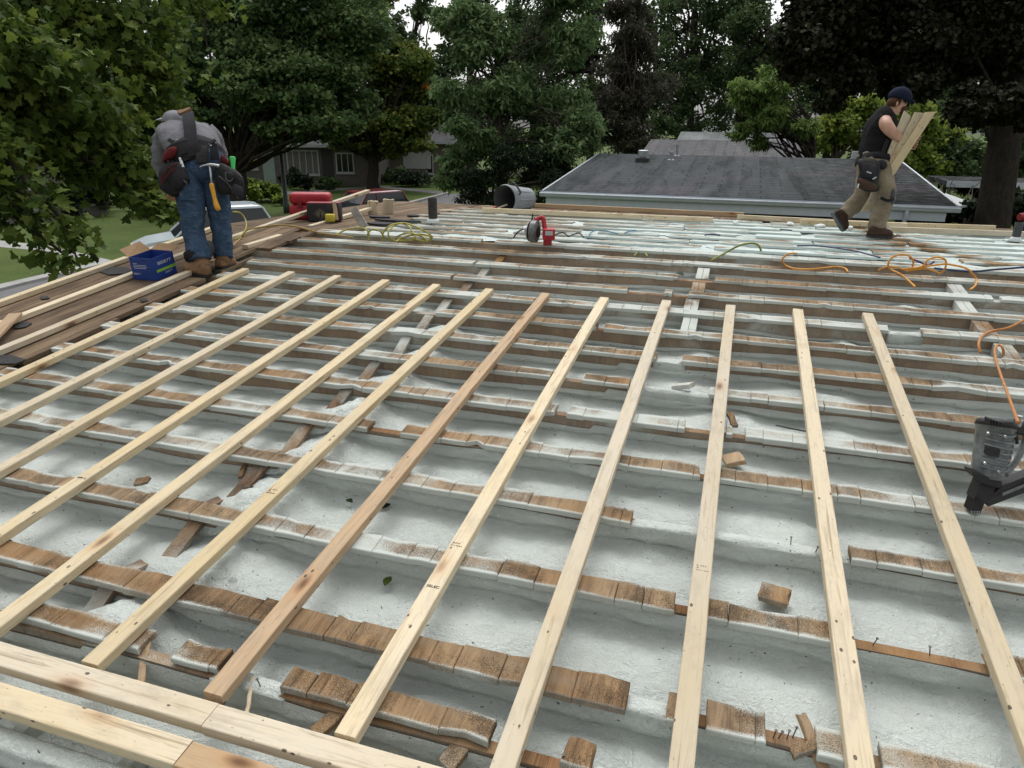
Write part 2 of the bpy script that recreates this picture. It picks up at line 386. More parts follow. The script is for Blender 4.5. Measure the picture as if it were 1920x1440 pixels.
for k in sorted(SK):
    s = SK[k]; mb = MB()
    if k <= 0: GAPS[k] = [(-900, 2200, 'f')]
    n0 = 40; rings = []
    for i in range(n0+1):
        x = XE+.06+(XR-XE-.06)*i/n0; h = .0015*math.sin(x*3+k)
        rings.append([N(x, s-.019, -.215), N(x, s+.019, -.215), N(x, s+.019, -.0305), N(x, s-.019, -.0305+h*0)])
    mb.loft(rings); r = mb.build('rafter', MAT['rafter_wood'], house); rafters[k] = r
    gaps = sorted((xu(s, a), xu(s, b), t) for a, b, t in GAPS.get(k, []))
    x = XL+.02*rng.random() if k > 0 else XL
    back = .03 if k == 1 else 0
    mt = 'old_board'
    for (a, b, ty) in gaps+[(XR, XR, '')]:
        if a > x+.02:
            # long runs are cut where the look of the row changes
            segs = [(x, a)]
            for (p, q) in segs:
                m_ = 'old_board_bare' if (k in (1,) or (k == 2 and p < -1.6)) else ('old_board_white' if (k in (5, 6) and p > 0) or (k >= 14) else 'old_board')
                stub_row(k, p, q, r, m_, N, s, wd=rng.uniform(.088, .1) if k > 1 else .08, back=back)
        x = max(x, b)
        if ty == 'f':
            a, b = max(a, -4.1), min(b, 4.2)
            rr = MB(); rings = []; m_ = max(8, int((b-a)/.02))
            for i in range(m_+1):
                xx = a-.02+(b-a+.04)*i/m_; e = min(1, min(i, m_-i)/3+.25)
                ring = []
                for j in range(9):
                    q = math.pi*(1-j/8)
                    hh = .008*e+.007*fnoise(xx*6, k*3.1, j*.4)
                    ring.append(N(xx, s+math.cos(q)*(.03+.006*fnoise(xx*9, j, k)), -.034+math.sin(q)*hh*1.5+.004*fnoise(xx*30, j*.7, k)))
                ring += [N(xx, s+.03, -.1), N(xx, s-.03, -.1)]
                rings.append(ring)
            rr.loft(rings); rr.build('foam_ridge', MAT['foam'], r, smooth=True)
# foam in each bay
XB = [-2.0, -.22, 1.62]; BRK = {-2.0: range(1, 13), -.22: range(9, 13), 1.62: range(9, 13)}
MOUND = [(-1.86, 1, .09, .16), (-1.72, 2, .05, .2), (-1.86, 3, .07, .17), (-1.8, 4, .07, .15), (-1.85, 5, .08, .15), (-1.8, 6, .06, .14), (-1.82, 7, .06, .13),
         (-1.85, 8, .05, .12), (.05, 6, .04, .16), (.5, 7, .02, .2), (-.12, 8, .03, .1), (1.45, 12, .04, .1), (1.25, 11, .045, .12), (1.5, 9, .03, .12), (.75, 9, .05, .09)]
def smooth(a, b, x): t = max(0, min(1, (x-a)/(b-a))); return t*t*(3-2*t)
def foam_edge(x, k):
    """how high the foam stands against the rafter k above its bay"""
    n1 = fnoise(x*.9, k*5.3); n2 = fnoise(x*3.5, k*2.7, 5)
    if k <= 5: base = -.04 if x > -1.9 else -.06
    elif k <= 8: base = -.06 if x > -.6 else -.085
    else: base = -.088
    v = base+n1*.03+n2*.01
    return min(v, -.03)
ks = sorted(SK)
for i in range(len(ks)-1):
    k = ks[i]; a, b = SK[k]+.0195, SK[k+1]-.0195
    near = k <= 4
    nx = 420 if k <= 8 else 260; nt_ = 34 if k <= 6 else 22
    xs = np.linspace(XL-.45, min(XR, 4.2), nx)
    vs = []; fs = []
    for ix, x in enumerate(xs):
        e = foam_edge(x, k+1); e0 = foam_edge(x+7, k+3)-.02
        mo = [(m[2], (x-m[0])/m[3]) for m in MOUND if m[1] == k and abs(x-m[0]) < 3*m[3]]
        for j in range(nt_):
            t = j/(nt_-1); tf = min(1., t/.74); tv = max(0., (t-.74)/.26)
            s = a+(b-.004-a)*tf
            fl = -.14+.034*math.sin(math.pi*min(1, tf*1.05))+.02*fnoise(x*1.5, s*2.2, k*1.7)+.013*fnoise(x*4.2, s*5.5, k)+.009*fnoise(x*9, s*11, k)-.009*abs(fnoise(x*6.5, s*8, k*4.1))
            fl += .003*fnoise(x*26, s*30, k)
            for h, q in mo: fl += h*math.exp(-q*q)*(.55+.45*math.sin(t*3)+.35*fnoise(x*14, s*14, k)+.2*fnoise(x*30, s*30, k))
            n = fl+(e-fl)*(smooth(.78, 1., tf)*.22 if tv == 0 else .22+.78*tv)
            if tv: s += -.012*math.sin(math.pi*tv)+.013*fnoise(x*7, tv*2.5, k*3.3)*math.sin(math.pi*min(1, tv*1.2))+.005*fnoise(x*24, tv*6, k)*(1-tv*.8)
            c0 = 1-smooth(0, .16, t); n = n+(e0-n)*c0*.7
            n = min(n, -.031)
            vs.append(N(x, s, n))
            if ix and j: q = ix*nt_+j; fs.append((q-nt_-1, q-1, q, q-nt_))
    mb = MB(); mb.v = [tuple(v) for v in vs]; mb.f = [f[::-1] for f in fs]; mb.m = [0]*len(fs)
    if (Vector(mb.v[mb.f[0][1]])-Vector(mb.v[mb.f[0][0]])).cross(Vector(mb.v[mb.f[0][2]])-Vector(mb.v[mb.f[0][1]])).z < 0: mb.f = [f[::-1] for f in mb.f]
    mb.build('spray_foam', MAT['foam'], house, smooth=True)
    # bridging between the rafters, and the whiter foam that swelled up round it
    for xb in XB:
        if k in BRK[xb] and not (xb == -.22 and k == 13):
            jx = rng.uniform(-.03, .03); dx = rng.uniform(-.05, .05)
            br = MB()
            if xb < -1:
                A = N(xb+jx, SK[k+1]-.02, -.034); B = N(xb+jx+dx, SK[k]+.02, -.15)
                d = (B-A).normalized(); wx = Vector((1, 0, 0)); wx = (wx-d*wx.dot(d)).normalized(); nn = d.cross(wx)*-1
                br.box(A-wx*.033, wx*.066, B-A, nn*-.02 if nn.z > 0 else nn*.02)
                br.build('bridging', MAT['bridging_wood'], house)
                br = MB(); A = N(xb+jx-.07, SK[k]+.03, -.04); B = N(xb+jx-.09, SK[k+1]-.03, -.17); d = (B-A).normalized()
                wx = (Vector((1, 0, 0))-d*d.x).normalized()
                br.box(A-wx*.03, wx*.06, B-A, Vector((0, 0, -.02))); br.build('bridging', MAT['bridging_wood'], house)
            else:
                for q in (-.05, .0):
                    br = MB(); br.box(N(xb+jx+q, SK[k]+.05, -.026), (.047, 0, 0), N(0, SK[k+1]-.1)-N(0, SK[k]), NN*-.09)
                    br.build('bridging', MAT['bridging_wood' if rng.random() < .6 else 'old_board_white'], house)
# mounds of fresh white foam around the bridging
for (mx, k, h, r_) in MOUND[:9]:
    mb = MB(); nx_, ny_ = 44, 30; sc = (SK[k]+SK[k+1])/2+rng.uniform(-.03, .03); vs = []; fs = []
    for i in range(nx_):
        for j in range(ny_):
            px, ps = (i/(nx_-1)-.5)*2, (j/(ny_-1)-.5)*2; d = math.hypot(px, ps)
            ang = math.atan2(ps, px); lim = .62+.3*fnoise(math.cos(ang)*1.3, math.sin(ang)*1.3, k*2.2)
            hh = (1-smooth(lim*.35, lim, d))
            x = mx+.04+px*r_*.9; s = sc+ps*.19
            n = -.185+hh*(.1+.03*fnoise(x*22, s*26, k)+.016*fnoise(x*48, s*40, k+3))
            n += .045*abs(fnoise(x*9, s*12, k*3))*hh
            vs.append(tuple(N(x, s, min(n, -.035))))
            if i and j: q = i*ny_+j; fs.append((q-ny_, q-ny_-1, q-1, q))
    mb.v = vs; mb.f = fs; mb.m = [0]*len(fs)
    if (Vector(vs[fs[0][1]])-Vector(vs[fs[0][0]])).cross(Vector(vs[fs[0][2]])-Vector(vs[fs[0][1]])).z < 0: mb.f = [f[::-1] for f in fs]
    mb.build('foam_mound', MAT['foam_white'], house, smooth=True)
# nails standing in the bare rafters
for (k, u) in [(2, 1452), (2, 1462), (2, 1478), (2, 1488), (4, 1485), (1, 1062), (1, 1130), (1, 1230), (3, 1640), (3, 1750), (4, 1530), (1, 490)]:
    x = xu(SK[k], u); mb = MB(); o = N(x, SK[k]+rng.uniform(-.01, .01), -.04); tilt = NN*.045+Vector((rng.uniform(-.012, .012), rng.uniform(-.012, .012), 0))
    mb.tube([o, o+tilt], .0018, 6); mb.tube([o+tilt, o+tilt*1.04], .0045, 8); mb.build('nail', MAT['nail_steel'], rafters[k])
# the far slope: rows of foam-coated board ends close to the eye, foam nearly flush between
NFAR = 8
for j in range(1, NFAR+1):
    s = j*RSP+.02; mb = MB()
    mb.box(FR(XE+.06, s-.019, -.2), (XR-XE-.1, 0, 0), TF*.038, NF*.169); r = mb.build('rafter', MAT['rafter_wood'], house)
    x = -4.0+rng.uniform(-.1, .25); cuts = []
    while x < XR:
        l = rng.uniform(.5, 2.4); e = min(XR, x+l)
        stub_row(20+j, x, e, r, 'old_board_far', FR, s, wd=rng.uniform(.13, .18), rough=.012, back=rng.uniform(-.02, .02), lens=(.28, .42, .56, .14, .7))
        x = e+(rng.uniform(.06, .2) if rng.random() < .35 else .004)
for j in range(0, NFAR+1):
    a, b = (j*RSP+.04, (j+1)*RSP+.0) if j else (.03, RSP)
    nx, nt_ = 240, 12; vs = []; fs = []
    for ix, x in enumerate(np.linspace(-4.3, 5.4, nx)):
        for q in range(nt_):
            t = q/(nt_-1); s = a+(b-a)*t
            dp = .012+.045*smooth(-.2, .6, fnoise(x*.8, j*2.1, 3))
            n = -.014-dp*math.sin(math.pi*t)**.7+.02*fnoise(x*4, s*7, 9)+.008*fnoise(x*17, s*17, 2)
            vs.append(tuple(FR(x, s, min(n, -.004))))
            if ix and q: i_ = ix*nt_+q; fs.append((i_-nt_, i_-nt_-1, i_-1, i_))
    mb = MB(); mb.v = vs; mb.f = fs; mb.m = [0]*len(fs)
    if (Vector(vs[fs[0][1]])-Vector(vs[fs[0][0]])).cross(Vector(vs[fs[0][2]])-Vector(vs[fs[0][1]])).z < 0: mb.f = [f[::-1] for f in fs]
    mb.build('spray_foam', MAT['foam_far'], house, smooth=True)
SFE = (NFAR+1)*RSP+.32                      # the far eave
# sheathing left in place along the gable end and the far eave
mb = MB(); x = XE; i = 0
while x < XL-.02:
    wd = .139; last = x+wd > XL-.05
    s = -.4
    while s < SR-.02:
        l = rng.uniform(1.2, 3.2) if not last else rng.uniform(.25, .8); e = min(s+l, SR-.005)
        x1 = x+wd-.003 if not last else XL+rng.uniform(-.05, .03)
        dz = rng.uniform(-.004, 0)
        if not (last and rng.random() < .18): mb.box(N(x, s+.002, -.0305), (x1-x, 0, 0), TY*(e-s-.004), NN*(.03+dz))
        s = e
    x += wd; i += 1
mb.build('sheathing', MAT['sheathing'], house)
mb = MB(); x = XE
while x < XL+.3:
    s = .004
    while s < SFE:
        e = min(s+rng.uniform(1, 2.5), SFE); mb.box(FR(x, s+.002, -.0305), (.136, 0, 0), TF*(e-s-.004), NF*(.03+rng.uniform(-.004, 0))); s = e
    x += .139
x = XL+.3
while x < XR:
    mb.box(FR(x, NFAR*RSP+.12+rng.uniform(-.02, .1), -.0305), (.136, 0, 0), TF*(SFE-NFAR*RSP-.2), NF*(.03+rng.uniform(-.006, 0))); x += .139
mb.build('sheathing', MAT['sheathing'], house)
mb = MB()
mb.box(N(XE-.03, -.45, -.22), (.028, 0, 0), TY*(SR+.45), NN*.21); mb.box(FR(XE-.03, .0, -.22), (.028, 0, 0), TF*SFE, NF*.21)
mb.box(FR(XE, SFE+.002, -.22), (XR-XE, 0, 0), TF*.025, NF*.19); mb.build('fascia', MAT['fascia_paint'], house)
def brick_mat(name, a, b_, mortar, scale=1., rough=.9):
    m, t, b = new_mat(name, rough, .15)
    tc = nd(t, 'NewGeometry'); sp = nd(t, 'SeparateXYZ'); t.links.new(tc.outputs['Position'], sp.inputs[0])
    cx = nd(t, 'CombineXYZ'); t.links.new(math_n(t, 'ADD', sp.outputs[0], sp.outputs[1]), cx.inputs[0]); t.links.new(sp.outputs[2], cx.inputs[1])
    br = nd(t, 'TexBrick'); br.inputs['Scale'].default_value = scale; br.inputs['Color1'].default_value = (*a, 1); br.inputs['Color2'].default_value = (*b_, 1)
    br.inputs['Mortar'].default_value = (*mortar, 1); br.inputs['Mortar Size'].default_value = .012; br.inputs['Brick Width'].default_value = .22; br.inputs['Row Height'].default_value = .075
    t.links.new(cx.outputs[0], br.inputs['Vector'])
    n = noise_n(t, tc.outputs['Position'], 3, 5, .6)
    c = mix(t, ramp(t, n, [(.35, 0.), (.7, .5)]), br.outputs['Color'], tuple(x*.6 for x in a))
    t.links.new(c, b.inputs['Base Color']); bump(t, b, br.outputs['Fac'], -.3, .01); return m
brick_mat('grey_brick', (.15, .135, .12), (.12, .105, .095), (.17, .165, .155))
mb = MB(); y1 = FR(0, SFE-.5).y
for (x0, y0, dx, dy) in [(XE+.5, .35, XR-XE-1, .2), (XE+.5, y1-.2, XR-XE-1, .2), (XE+.5, .551, .2, y1-.752), (XR-.7, .551, .2, y1-.752)]:
    mb.box((x0, y0, 0), (dx, 0, 0), (0, dy, 0), (0, 0, 2.42))
mb.build('wall', MAT['grey_brick'], house)
for (u, v) in ((60, 1345), (270, 1390), (580, 1432)):
    x, s = npx(u, v, -.06); mb = MB(); mb.box(N(x-.02, .2, -.2), (.04, 0, 0), TY*.78, NN*.14); mb.build('lookout', MAT['old_board_white'], house)
# ---------------------------------------------------------------- new battens
def board(name, A, B, up, wd, th, mat, label, group='new battens laid over the rafters', cat='lumber', wob=.003, endcut=0.):
    """a sawn length of lumber from A to B (bottom centre line), local Y along it"""
    A, B, up = Vector(A), Vector(B), Vector(up); Y = (B-A); L = Y.length; Y.normalize(); X = Y.cross(up).normalized(); Z = X.cross(Y)
    q = min(.0045, th*.16, wd*.16); rings = []; n = max(2, int(L/.12)); sd_ = rng.random()*50
    prof = [(-wd/2+q, 0), (wd/2-q, 0), (wd/2, q), (wd/2, th-q), (wd/2-q*.3, th-q*.3), (wd/2-q, th), (-wd/2+q, th), (-wd/2+q*.3, th-q*.3), (-wd/2, th-q), (-wd/2, q)]
    for i in range(n+1):
        y = L*i/n; a = wob*fnoise(y*1.1+sd_, 3); b = wob*1.3*fnoise(y*.5+sd_, 9)
        rings.append([Vector((px+b, y+(px*endcut if i in (0, n) else 0), pz+(a if pz > th/2 else 0)+wob*.4*fnoise(y*3, px*20, sd_))) for px, pz in prof])
    mb = MB(); mb.loft(rings); o = mb.build(name, MAT[mat])
    frame(o, X, Y, Z, A); tag(o, label, cat, group); return o
BX = [-3.9359+.43577*i for i in range(12)]
FAR_S = [4.84, 4.85, 4.84, 4.83, 4.82, 4.81, 4.81, 4.82, 4.86, 4.87, 4.89, 4.92]
LBL = ['yellow batten with a charred looking end stretch, first one in from the plank edge', 'pale batten second in from the plank edge, ending by the boots',
 'pale batten third in from the plank edge', 'pale batten fourth in from the plank edge', 'batten fifth in from the plank edge, dark scuffs near its far end',
 'yellowish batten sixth in, its near end butting against the cross board', 'darker tan weathered batten, the only brown one in the row',
 'pale batten with black stamped lettering and a dark knot, right of the tan batten', 'pale batten ninth in, second to the right of the tan one',
 'straight pale batten pointing nearly at the viewer, third to the right of the tan one', 'batten second from the right, nail holes down its middle',
 'rightmost batten with a split along its top, next to the nail gun']
BM = ['new_wood_yellow', 'new_wood', 'new_wood', 'new_wood_yellow', 'new_wood_yellow', 'new_wood_yellow', 'new_wood_tan', 'new_wood', 'new_wood_pale', 'new_wood_pale', 'new_wood', 'new_wood']
battens = []
for i in range(12):
    xc = BX[i]+.0325
    battens.append(board('batten', N(xc, 1.098 if i != 6 else 1.11, .0012), N(xc+.002, FAR_S[i], .0012), NN, .065, .039, BM[i], LBL[i]))
DK = [('pale batten on the brown planks, nearest to the row over the foam', -4.3717), ('pale batten along the middle of the brown planks', -4.8075), ('edge board running along the gable side of the roof', -5.2433)]
for l, x in DK:
    battens.append(board('batten', N(x+.0325, -.3, .0012), N(x+.0325, 4.9, .0012), NN, .065, .039, 'new_wood' if x < -4.5 else 'new_wood_pale', l))
# ---------------------------------------------------------------- ground
def ground_mat(name, cols, scale, fine, rough=.95, bumpd=.02, patch=None):
    m, t, b = new_mat(name, rough, .15); v = coords(t, 'World')
    f = noise_n(t, v, scale, 5, .65); g = noise_n(t, v, fine, 4, .7)
    c = ramp(t, math_n(t, 'ADD', math_n(t, 'MULTIPLY', f, .6), math_n(t, 'MULTIPLY', g, .4)), [(.35, cols[0]), (.5, cols[1]), (.65, cols[2])])
    if patch: c = mix(t, math_n(t, 'MULTIPLY', specks(t, v, patch[0], patch[1], .6), .9), c, patch[2])
    t.links.new(c, b.inputs['Base Color']); bump(t, b, g, .6, bumpd); return m
ground_mat('lawn_grass', [(.035, .058, .012), (.06, .09, .02), (.09, .115, .032)], .35, 9, patch=(1.6, .07, (.3, .26, .08)))
ground_mat('asphalt', [(.11, .11, .115), (.14, .14, .145), (.17, .17, .175)], .8, 60, bumpd=.005)
ground_mat('concrete', [(.24, .24, .23), (.32, .32, .31), (.38, .38, .36)], 1.2, 40, bumpd=.005)
mb = MB(); mb.add([(-400, -200, 0), (400, -200, 0), (400, 600, 0), (-400, 600, 0)], [(0, 1, 2, 3)])
tag(mb.build('lawn', MAT['lawn_grass']), kind='structure')
def sheet(name, px, z, mat, hgt=0):
    pts = [G(u, v) for u, v in px]; pts = [Vector((p.x, p.y, z)) for p in pts]
    mb = MB()
    if (pts[1]-pts[0]).cross(pts[2]-pts[1]).z < 0: pts = pts[::-1]
    if hgt: mb.prism([p-Vector((0, 0, z)) for p in pts], (0, 0, hgt))
    else: mb.add(pts, [tuple(range(len(pts)))])
    return tag(mb.build(name, MAT[mat]), kind='structure')
sheet('driveway', [(690, 420), (735, 392), (842, 364), (960, 352), (960, 420)], .004, 'asphalt')
sheet('kerb', [(725, 391), (736, 391), (846, 363), (838, 363)], 0, 'concrete', .1)
sheet('path', [(700, 350), (722, 349), (846, 361), (838, 366)], .008, 'asphalt')
sheet('pavement', [(-30, 448), (90, 461), (225, 492), (215, 501), (85, 471), (-30, 461)], .008, 'concrete')
sheet('kerb', [(-60, 552), (60, 524), (200, 492), (206, 496), (60, 531), (-60, 562)], 0, 'concrete', .08)
sheet('path', [(-60, 562), (60, 531), (206, 496), (300, 500), (200, 620), (-60, 700)], .006, 'asphalt')
sheet('road', [(430, 372), (700, 352), (700, 349), (430, 366)], .006, 'asphalt')
# ---------------------------------------------------------------- leaves and trees
def leaf_mat(name, col, col2, trans=.34, rough=.55):
    m, t, b = new_mat(name, .65, .14)
    at = nd(t, 'Attribute', attribute_name='tone')
    c = ramp(t, at.outputs['Fac'], [(0., tuple(x*.55 for x in col)), (.45, col), (.8, col2), (1., tuple(min(1, x*1.35) for x in col2))])
    t.links.new(c, b.inputs['Base Color'])
    tr = nd(t, 'BsdfTranslucent'); t.links.new(c, tr.inputs[0]); ms = nd(t, 'MixShader'); ms.inputs[0].default_value = trans
    out = t.nodes['Material Output']; t.links.new(b.outputs[0], ms.inputs[1]); t.links.new(tr.outputs[0], ms.inputs[2]); t.links.new(ms.outputs[0], out.inputs[0]); return m
leaf_mat('leaf_near_maple', (.062, .102, .02), (.13, .17, .033))
leaf_mat('leaf_silver_maple', (.065, .115, .04), (.14, .205, .075))
leaf_mat('leaf_yellow_maple', (.07, .115, .025), (.18, .2, .04))
leaf_mat('leaf_ash', (.1, .17, .066), (.19, .27, .12))
leaf_mat('leaf_spruce_brown', (.05, .052, .036), (.09, .082, .058))
leaf_mat('leaf_deep', (.055, .09, .036), (.11, .165, .066))
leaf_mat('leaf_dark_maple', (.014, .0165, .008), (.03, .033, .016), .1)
leaf_mat('leaf_sumac', (0.105, 0.175, 0.044), (0.210, 0.298, 0.079))
leaf_mat('leaf_lime', (0.131, 0.193, 0.035), (0.263, 0.315, 0.061))
leaf_mat('leaf_orange', (0.350, 0.123, 0.018), (0.560, 0.245, 0.035))
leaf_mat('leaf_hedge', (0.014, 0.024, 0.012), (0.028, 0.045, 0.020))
def bark_mat(name, a, b_):
    m, t, b = new_mat(name, .95, .1); v = coords(t, 'World', (9, 9, 1.6))
    f = noise_n(t, v, 1.6, 6, .7, .8); c = ramp(t, f, [(.3, a), (.65, b_)])
    t.links.new(c, b.inputs['Base Color']); bump(t, b, f, .9, .04)
bark_mat('bark', (.03, .025, .02), (.09, .078, .064)); bark_mat('bark_dark', (.018, .015, .012), (.05, .042, .035))
QUAD = (np.array([[0, 0, 0], [.5, .42, .1], [1, 0, -.05], [.5, -.42, .1]], float), [(0, 1, 2), (0, 2, 3)])
LANCE = (np.array([[0, 0, 0], [.45, .17, .05], [1, 0, -.08], [.45, -.17, .05]], float), [(0, 1, 2), (0, 2, 3)])
_mp = [(0, 0), (.1, .3), (-.02, .42), (.25, .44), (.3, .36), (.5, .62), (.62, .56), (.58, .3), (.78, .24), (1.05, 0)]
_ml = _mp+[(x, -y) for x, y in _mp[-2:0:-1]]
MAPLE = (np.array([(x, y, (.2*abs(y)-.24*x*x-.05)) for x, y in _ml]+[(.4, 0, .03)], float), [(18, i, (i+1) % 18) for i in range(18)])
def leaves(name, pts, size, tmpl, mat, parent, seed=0, droop=0., tone=None, up=.35):
    """one leaf per point, turned at random, mostly facing up, each with its own tone"""
    R = np.random.default_rng(seed); n = len(pts); tv, tf = tmpl; k = len(tv)
    nrm = R.normal(size=(n, 3)); nrm[:, 2] += up*3; nrm /= np.linalg.norm(nrm, axis=1)[:, None]
    d = R.normal(size=(n, 3)); d[:, 2] -= droop*2; d -= nrm*np.sum(d*nrm, 1)[:, None]; d /= np.linalg.norm(d, axis=1)[:, None]
    e = np.cross(nrm, d); sz = size*R.uniform(.65, 1.25, n)
    V = pts[:, None, :]+sz[:, None, None]*(tv[None, :, 0, None]*d[:, None, :]+tv[None, :, 1, None]*e[:, None, :]+tv[None, :, 2, None]*nrm[:, None, :])
    Fc = (np.array(tf)[None]+(np.arange(n)*k)[:, None, None]).reshape(-1, 3)
    me = bpy.data.meshes.new(name); nf = len(Fc)
    me.vertices.add(n*k); me.vertices.foreach_set('co', V.reshape(-1).astype(np.float32))
    me.loops.add(nf*3); me.loops.foreach_set('vertex_index', Fc.reshape(-1).astype(np.int32))
    me.polygons.add(nf); me.polygons.foreach_set('loop_start', np.arange(0, nf*3, 3, dtype=np.int32)); me.polygons.foreach_set('loop_total', np.full(nf, 3, np.int32))
    at = me.attributes.new('tone', 'FLOAT', 'POINT')
    tn = R.uniform(.1, .9, n) if tone is None else np.clip(tone+R.normal(size=n)*.13, 0, 1)
    at.data.foreach_set('value', np.repeat(tn, k).astype(np.float32)); me.materials.append(MAT[mat]); me.update(calc_edges=True)
    o = bpy.data.objects.new(name, me); C.objects.link(o)
    if parent is not None: put(o, parent)
    return o
def clump_points(R, c, ax, n, twig=.16, per=14, shell=.45):
    """points in an ellipsoid, gathered in twigs, denser towards its skin; ax: three half-axis vectors"""
    m = max(1, n//per); d = R.normal(size=(m, 3)); d /= np.linalg.norm(d, axis=1)[:, None]
    r = R.uniform(0, 1, m)**shell; A = np.array([list(a) for a in ax]); tw = (d*r[:, None])@A
    L = np.linalg.norm(A, axis=1).mean(); pts = np.repeat(tw, per, 0)+R.normal(size=(m*per, 3))*L*twig*np.array([1, 1, .55])
    tn = np.repeat(R.uniform(.15, .85, m), per)
    return pts+np.array(c), tn
def limb(mb, a, b, ra, rb, rg, bend=.12, k=7, seg=7):
    a, b = Vector(a), Vector(b); L = (b-a).length; off = Vector((rg.uniform(-1, 1), rg.uniform(-1, 1), rg.uniform(-.3, .8)))*L*bend
    mid = [a.lerp(b, t)+off*math.sin(math.pi*t)+Vector((rg.uniform(-1, 1), rg.uniform(-1, 1), 0))*L*.02 for t in [i/seg for i in range(seg+1)]]
    mb.tube(mid, [ra+(rb-ra)*i/seg for i in range(seg+1)], k)
def pxclump(u, v, D, ru, rv, rd=None):
    return P(u, v, D), (CR*(ru*D/F_PX), CU*(rv*D/F_PX), CF*((rd or (ru+rv)/2)*D/F_PX))
def tree(name, label, cat, base, tr, fork, clumps, leaf, size, tmpl, n, group=None, bark='bark', seed=1, droop=.2, twig=.16, per=14, shell=.45, limbs=True, accent=None, up=.35, lr=.35, limb_v=9999):
    """clumps: (u, v, D, ru, rv); leaves shared out by area; trunk from base to fork, a limb to each clump"""
    rg = random.Random(seed); R = np.random.default_rng(seed); base, fork = Vector(base), Vector(fork)
    root = empty(name, base, label, cat, group)
    mb = MB(); seg = 9; path = [base.lerp(fork, i/seg)+Vector((rg.uniform(-1, 1), rg.uniform(-1, 1), 0))*tr*.18*(0 < i) for i in range(seg+1)]
    rr = [tr*(1.0-.38*i/seg)*(1.35 if i == 0 else 1) for i in range(seg+1)]
    mb.tube([base-Vector((0, 0, .3))]+path, [tr*1.7]+rr, 12); ctr = sum((Vector(pxclump(*c)[0]) for c in clumps), Vector())/len(clumps)
    if limbs:
        for c in clumps:
            if c[1] > limb_v: continue
            cc, ax = pxclump(*c); t = rg.uniform(.55, 1.); st = path[int(seg*t)]
            limb(mb, st, cc, tr*lr, tr*.06, rg)
            for _ in range(3):
                e = Vector(cc)+ax[0]*rg.uniform(-.8, .8)+ax[1]*rg.uniform(-.5, .8)+ax[2]*rg.uniform(-.8, .8); limb(mb, st.lerp(Vector(cc), rg.uniform(.4, .9)), e, tr*.1, tr*.025, rg, k=5, seg=5)
    mb.build('trunk', MAT[bark], root, smooth=True)
    tot = sum(c[3]*c[4] for c in clumps); PT = []; TN = []
    for c in clumps:
        cc, ax = pxclump(*c); p_, t_ = clump_points(R, cc, ax, max(per, int(n*c[3]*c[4]/tot)), twig, per, shell)
        PT.append(p_); TN.append(t_)
    PT = np.concatenate(PT); TN = np.concatenate(TN)
    ok = PT[:, 2] > .15; PT, TN = PT[ok], TN[ok]
    leaves('crown', PT, size, tmpl, leaf, root, seed, droop, TN, up)
    if accent:
        for (u, v, D, ru, rv, m_, k_) in accent:
            cc, ax = pxclump(u, v, D, ru, rv); p_, t_ = clump_points(R, cc, ax, k_, .2, 6); leaves('turning_leaves', p_, size, tmpl, m_, root, seed+3, droop, t_, up)
    return root
def jit(cl, k, seed, du=.7, dv=.7, s=.55):
    """break each large clump into smaller ones so that light and dark pockets form"""
    rg = random.Random(seed); out = []
    for (u, v, D, ru, rv) in cl:
        for _ in range(k):
            out.append((u+rg.uniform(-du, du)*ru, v+rg.uniform(-dv, dv)*rv, D*(1+rg.uniform(-.04, .04)), ru*s*rg.uniform(.7, 1.2), rv*s*rg.uniform(.6, 1.)))
    return out
# silver maple across the lawn
tree('maple_tree', 'broad dark blue-green maple with a thick forked trunk, behind the bent worker', 'tree', G(440, 402), .52, P(455, 262, 34.5),
     jit([(390, 40, 34, 85, 65), (480, 80, 34, 100, 75), (420, 150, 33, 90, 55), (560, 70, 34, 110, 80), (650, 30, 34, 90, 70), (530, 170, 33, 110, 55), (625, 150, 34, 80, 65), (370, 190, 33, 60, 45), (330, 110, 34, 70, 70), (590, 225, 33, 70, 28), (460, 215, 33, 60, 28), (500, -20, 34, 150, 60), (585, 248, 33, 70, 24), (520, 246, 33, 40, 18)], 7, 5),
     'leaf_silver_maple', .23, QUAD, 80000, group='trees along the street', seed=11, bark='bark_dark', lr=.2)
tree('maple_tree', 'rounded maple turning yellow, straight dark trunk beside the driveway', 'tree', G(700, 358), .42, P(700, 268, 47.5),
     jit([(705, 200, 47, 75, 65), (735, 120, 47, 70, 65), (690, 60, 47, 50, 50), (770, 190, 47, 50, 55), (650, 225, 47, 50, 45), (720, 250, 47, 85, 32), (700, 15, 47, 45, 40), (785, 120, 47, 30, 45), (640, 170, 47, 35, 50), (655, 262, 47, 40, 20), (765, 272, 47, 55, 22)], 6, 6),
     'leaf_yellow_maple', .27, QUAD, 48000, group='trees along the street', seed=12, bark='bark_dark', lr=.2, accent=[(700, 38, 46, 12, 8, 'leaf_orange', 40), (800, 160, 46, 8, 5, 'leaf_orange', 18)])
tree('ash_tree', 'feathery grey-green ash with an open top, in front of the dark hedge', 'tree', G(946, 440) if False else P(946, 400, 25)*1+Vector((0, 0, -P(946, 400, 25).z)), .15, P(932, 90, 25),
     jit([(905, 60, 25, 70, 60), (990, 60, 25, 75, 60), (1065, 90, 25, 55, 70), (880, 200, 25, 60, 50), (955, 180, 25, 65, 60), (1045, 200, 25, 75, 60), (880, 265, 25, 60, 40), (1000, 265, 25, 85, 45), (1085, 240, 25, 50, 50), (840, 310, 25, 40, 40), (1020, 0, 25, 90, 40), (840, 30, 25, 40, 30)], 6, 8),
     'leaf_ash', .26, LANCE, 36000, group='trees along the street', seed=13, droop=.5, twig=.2, per=18, lr=.22)
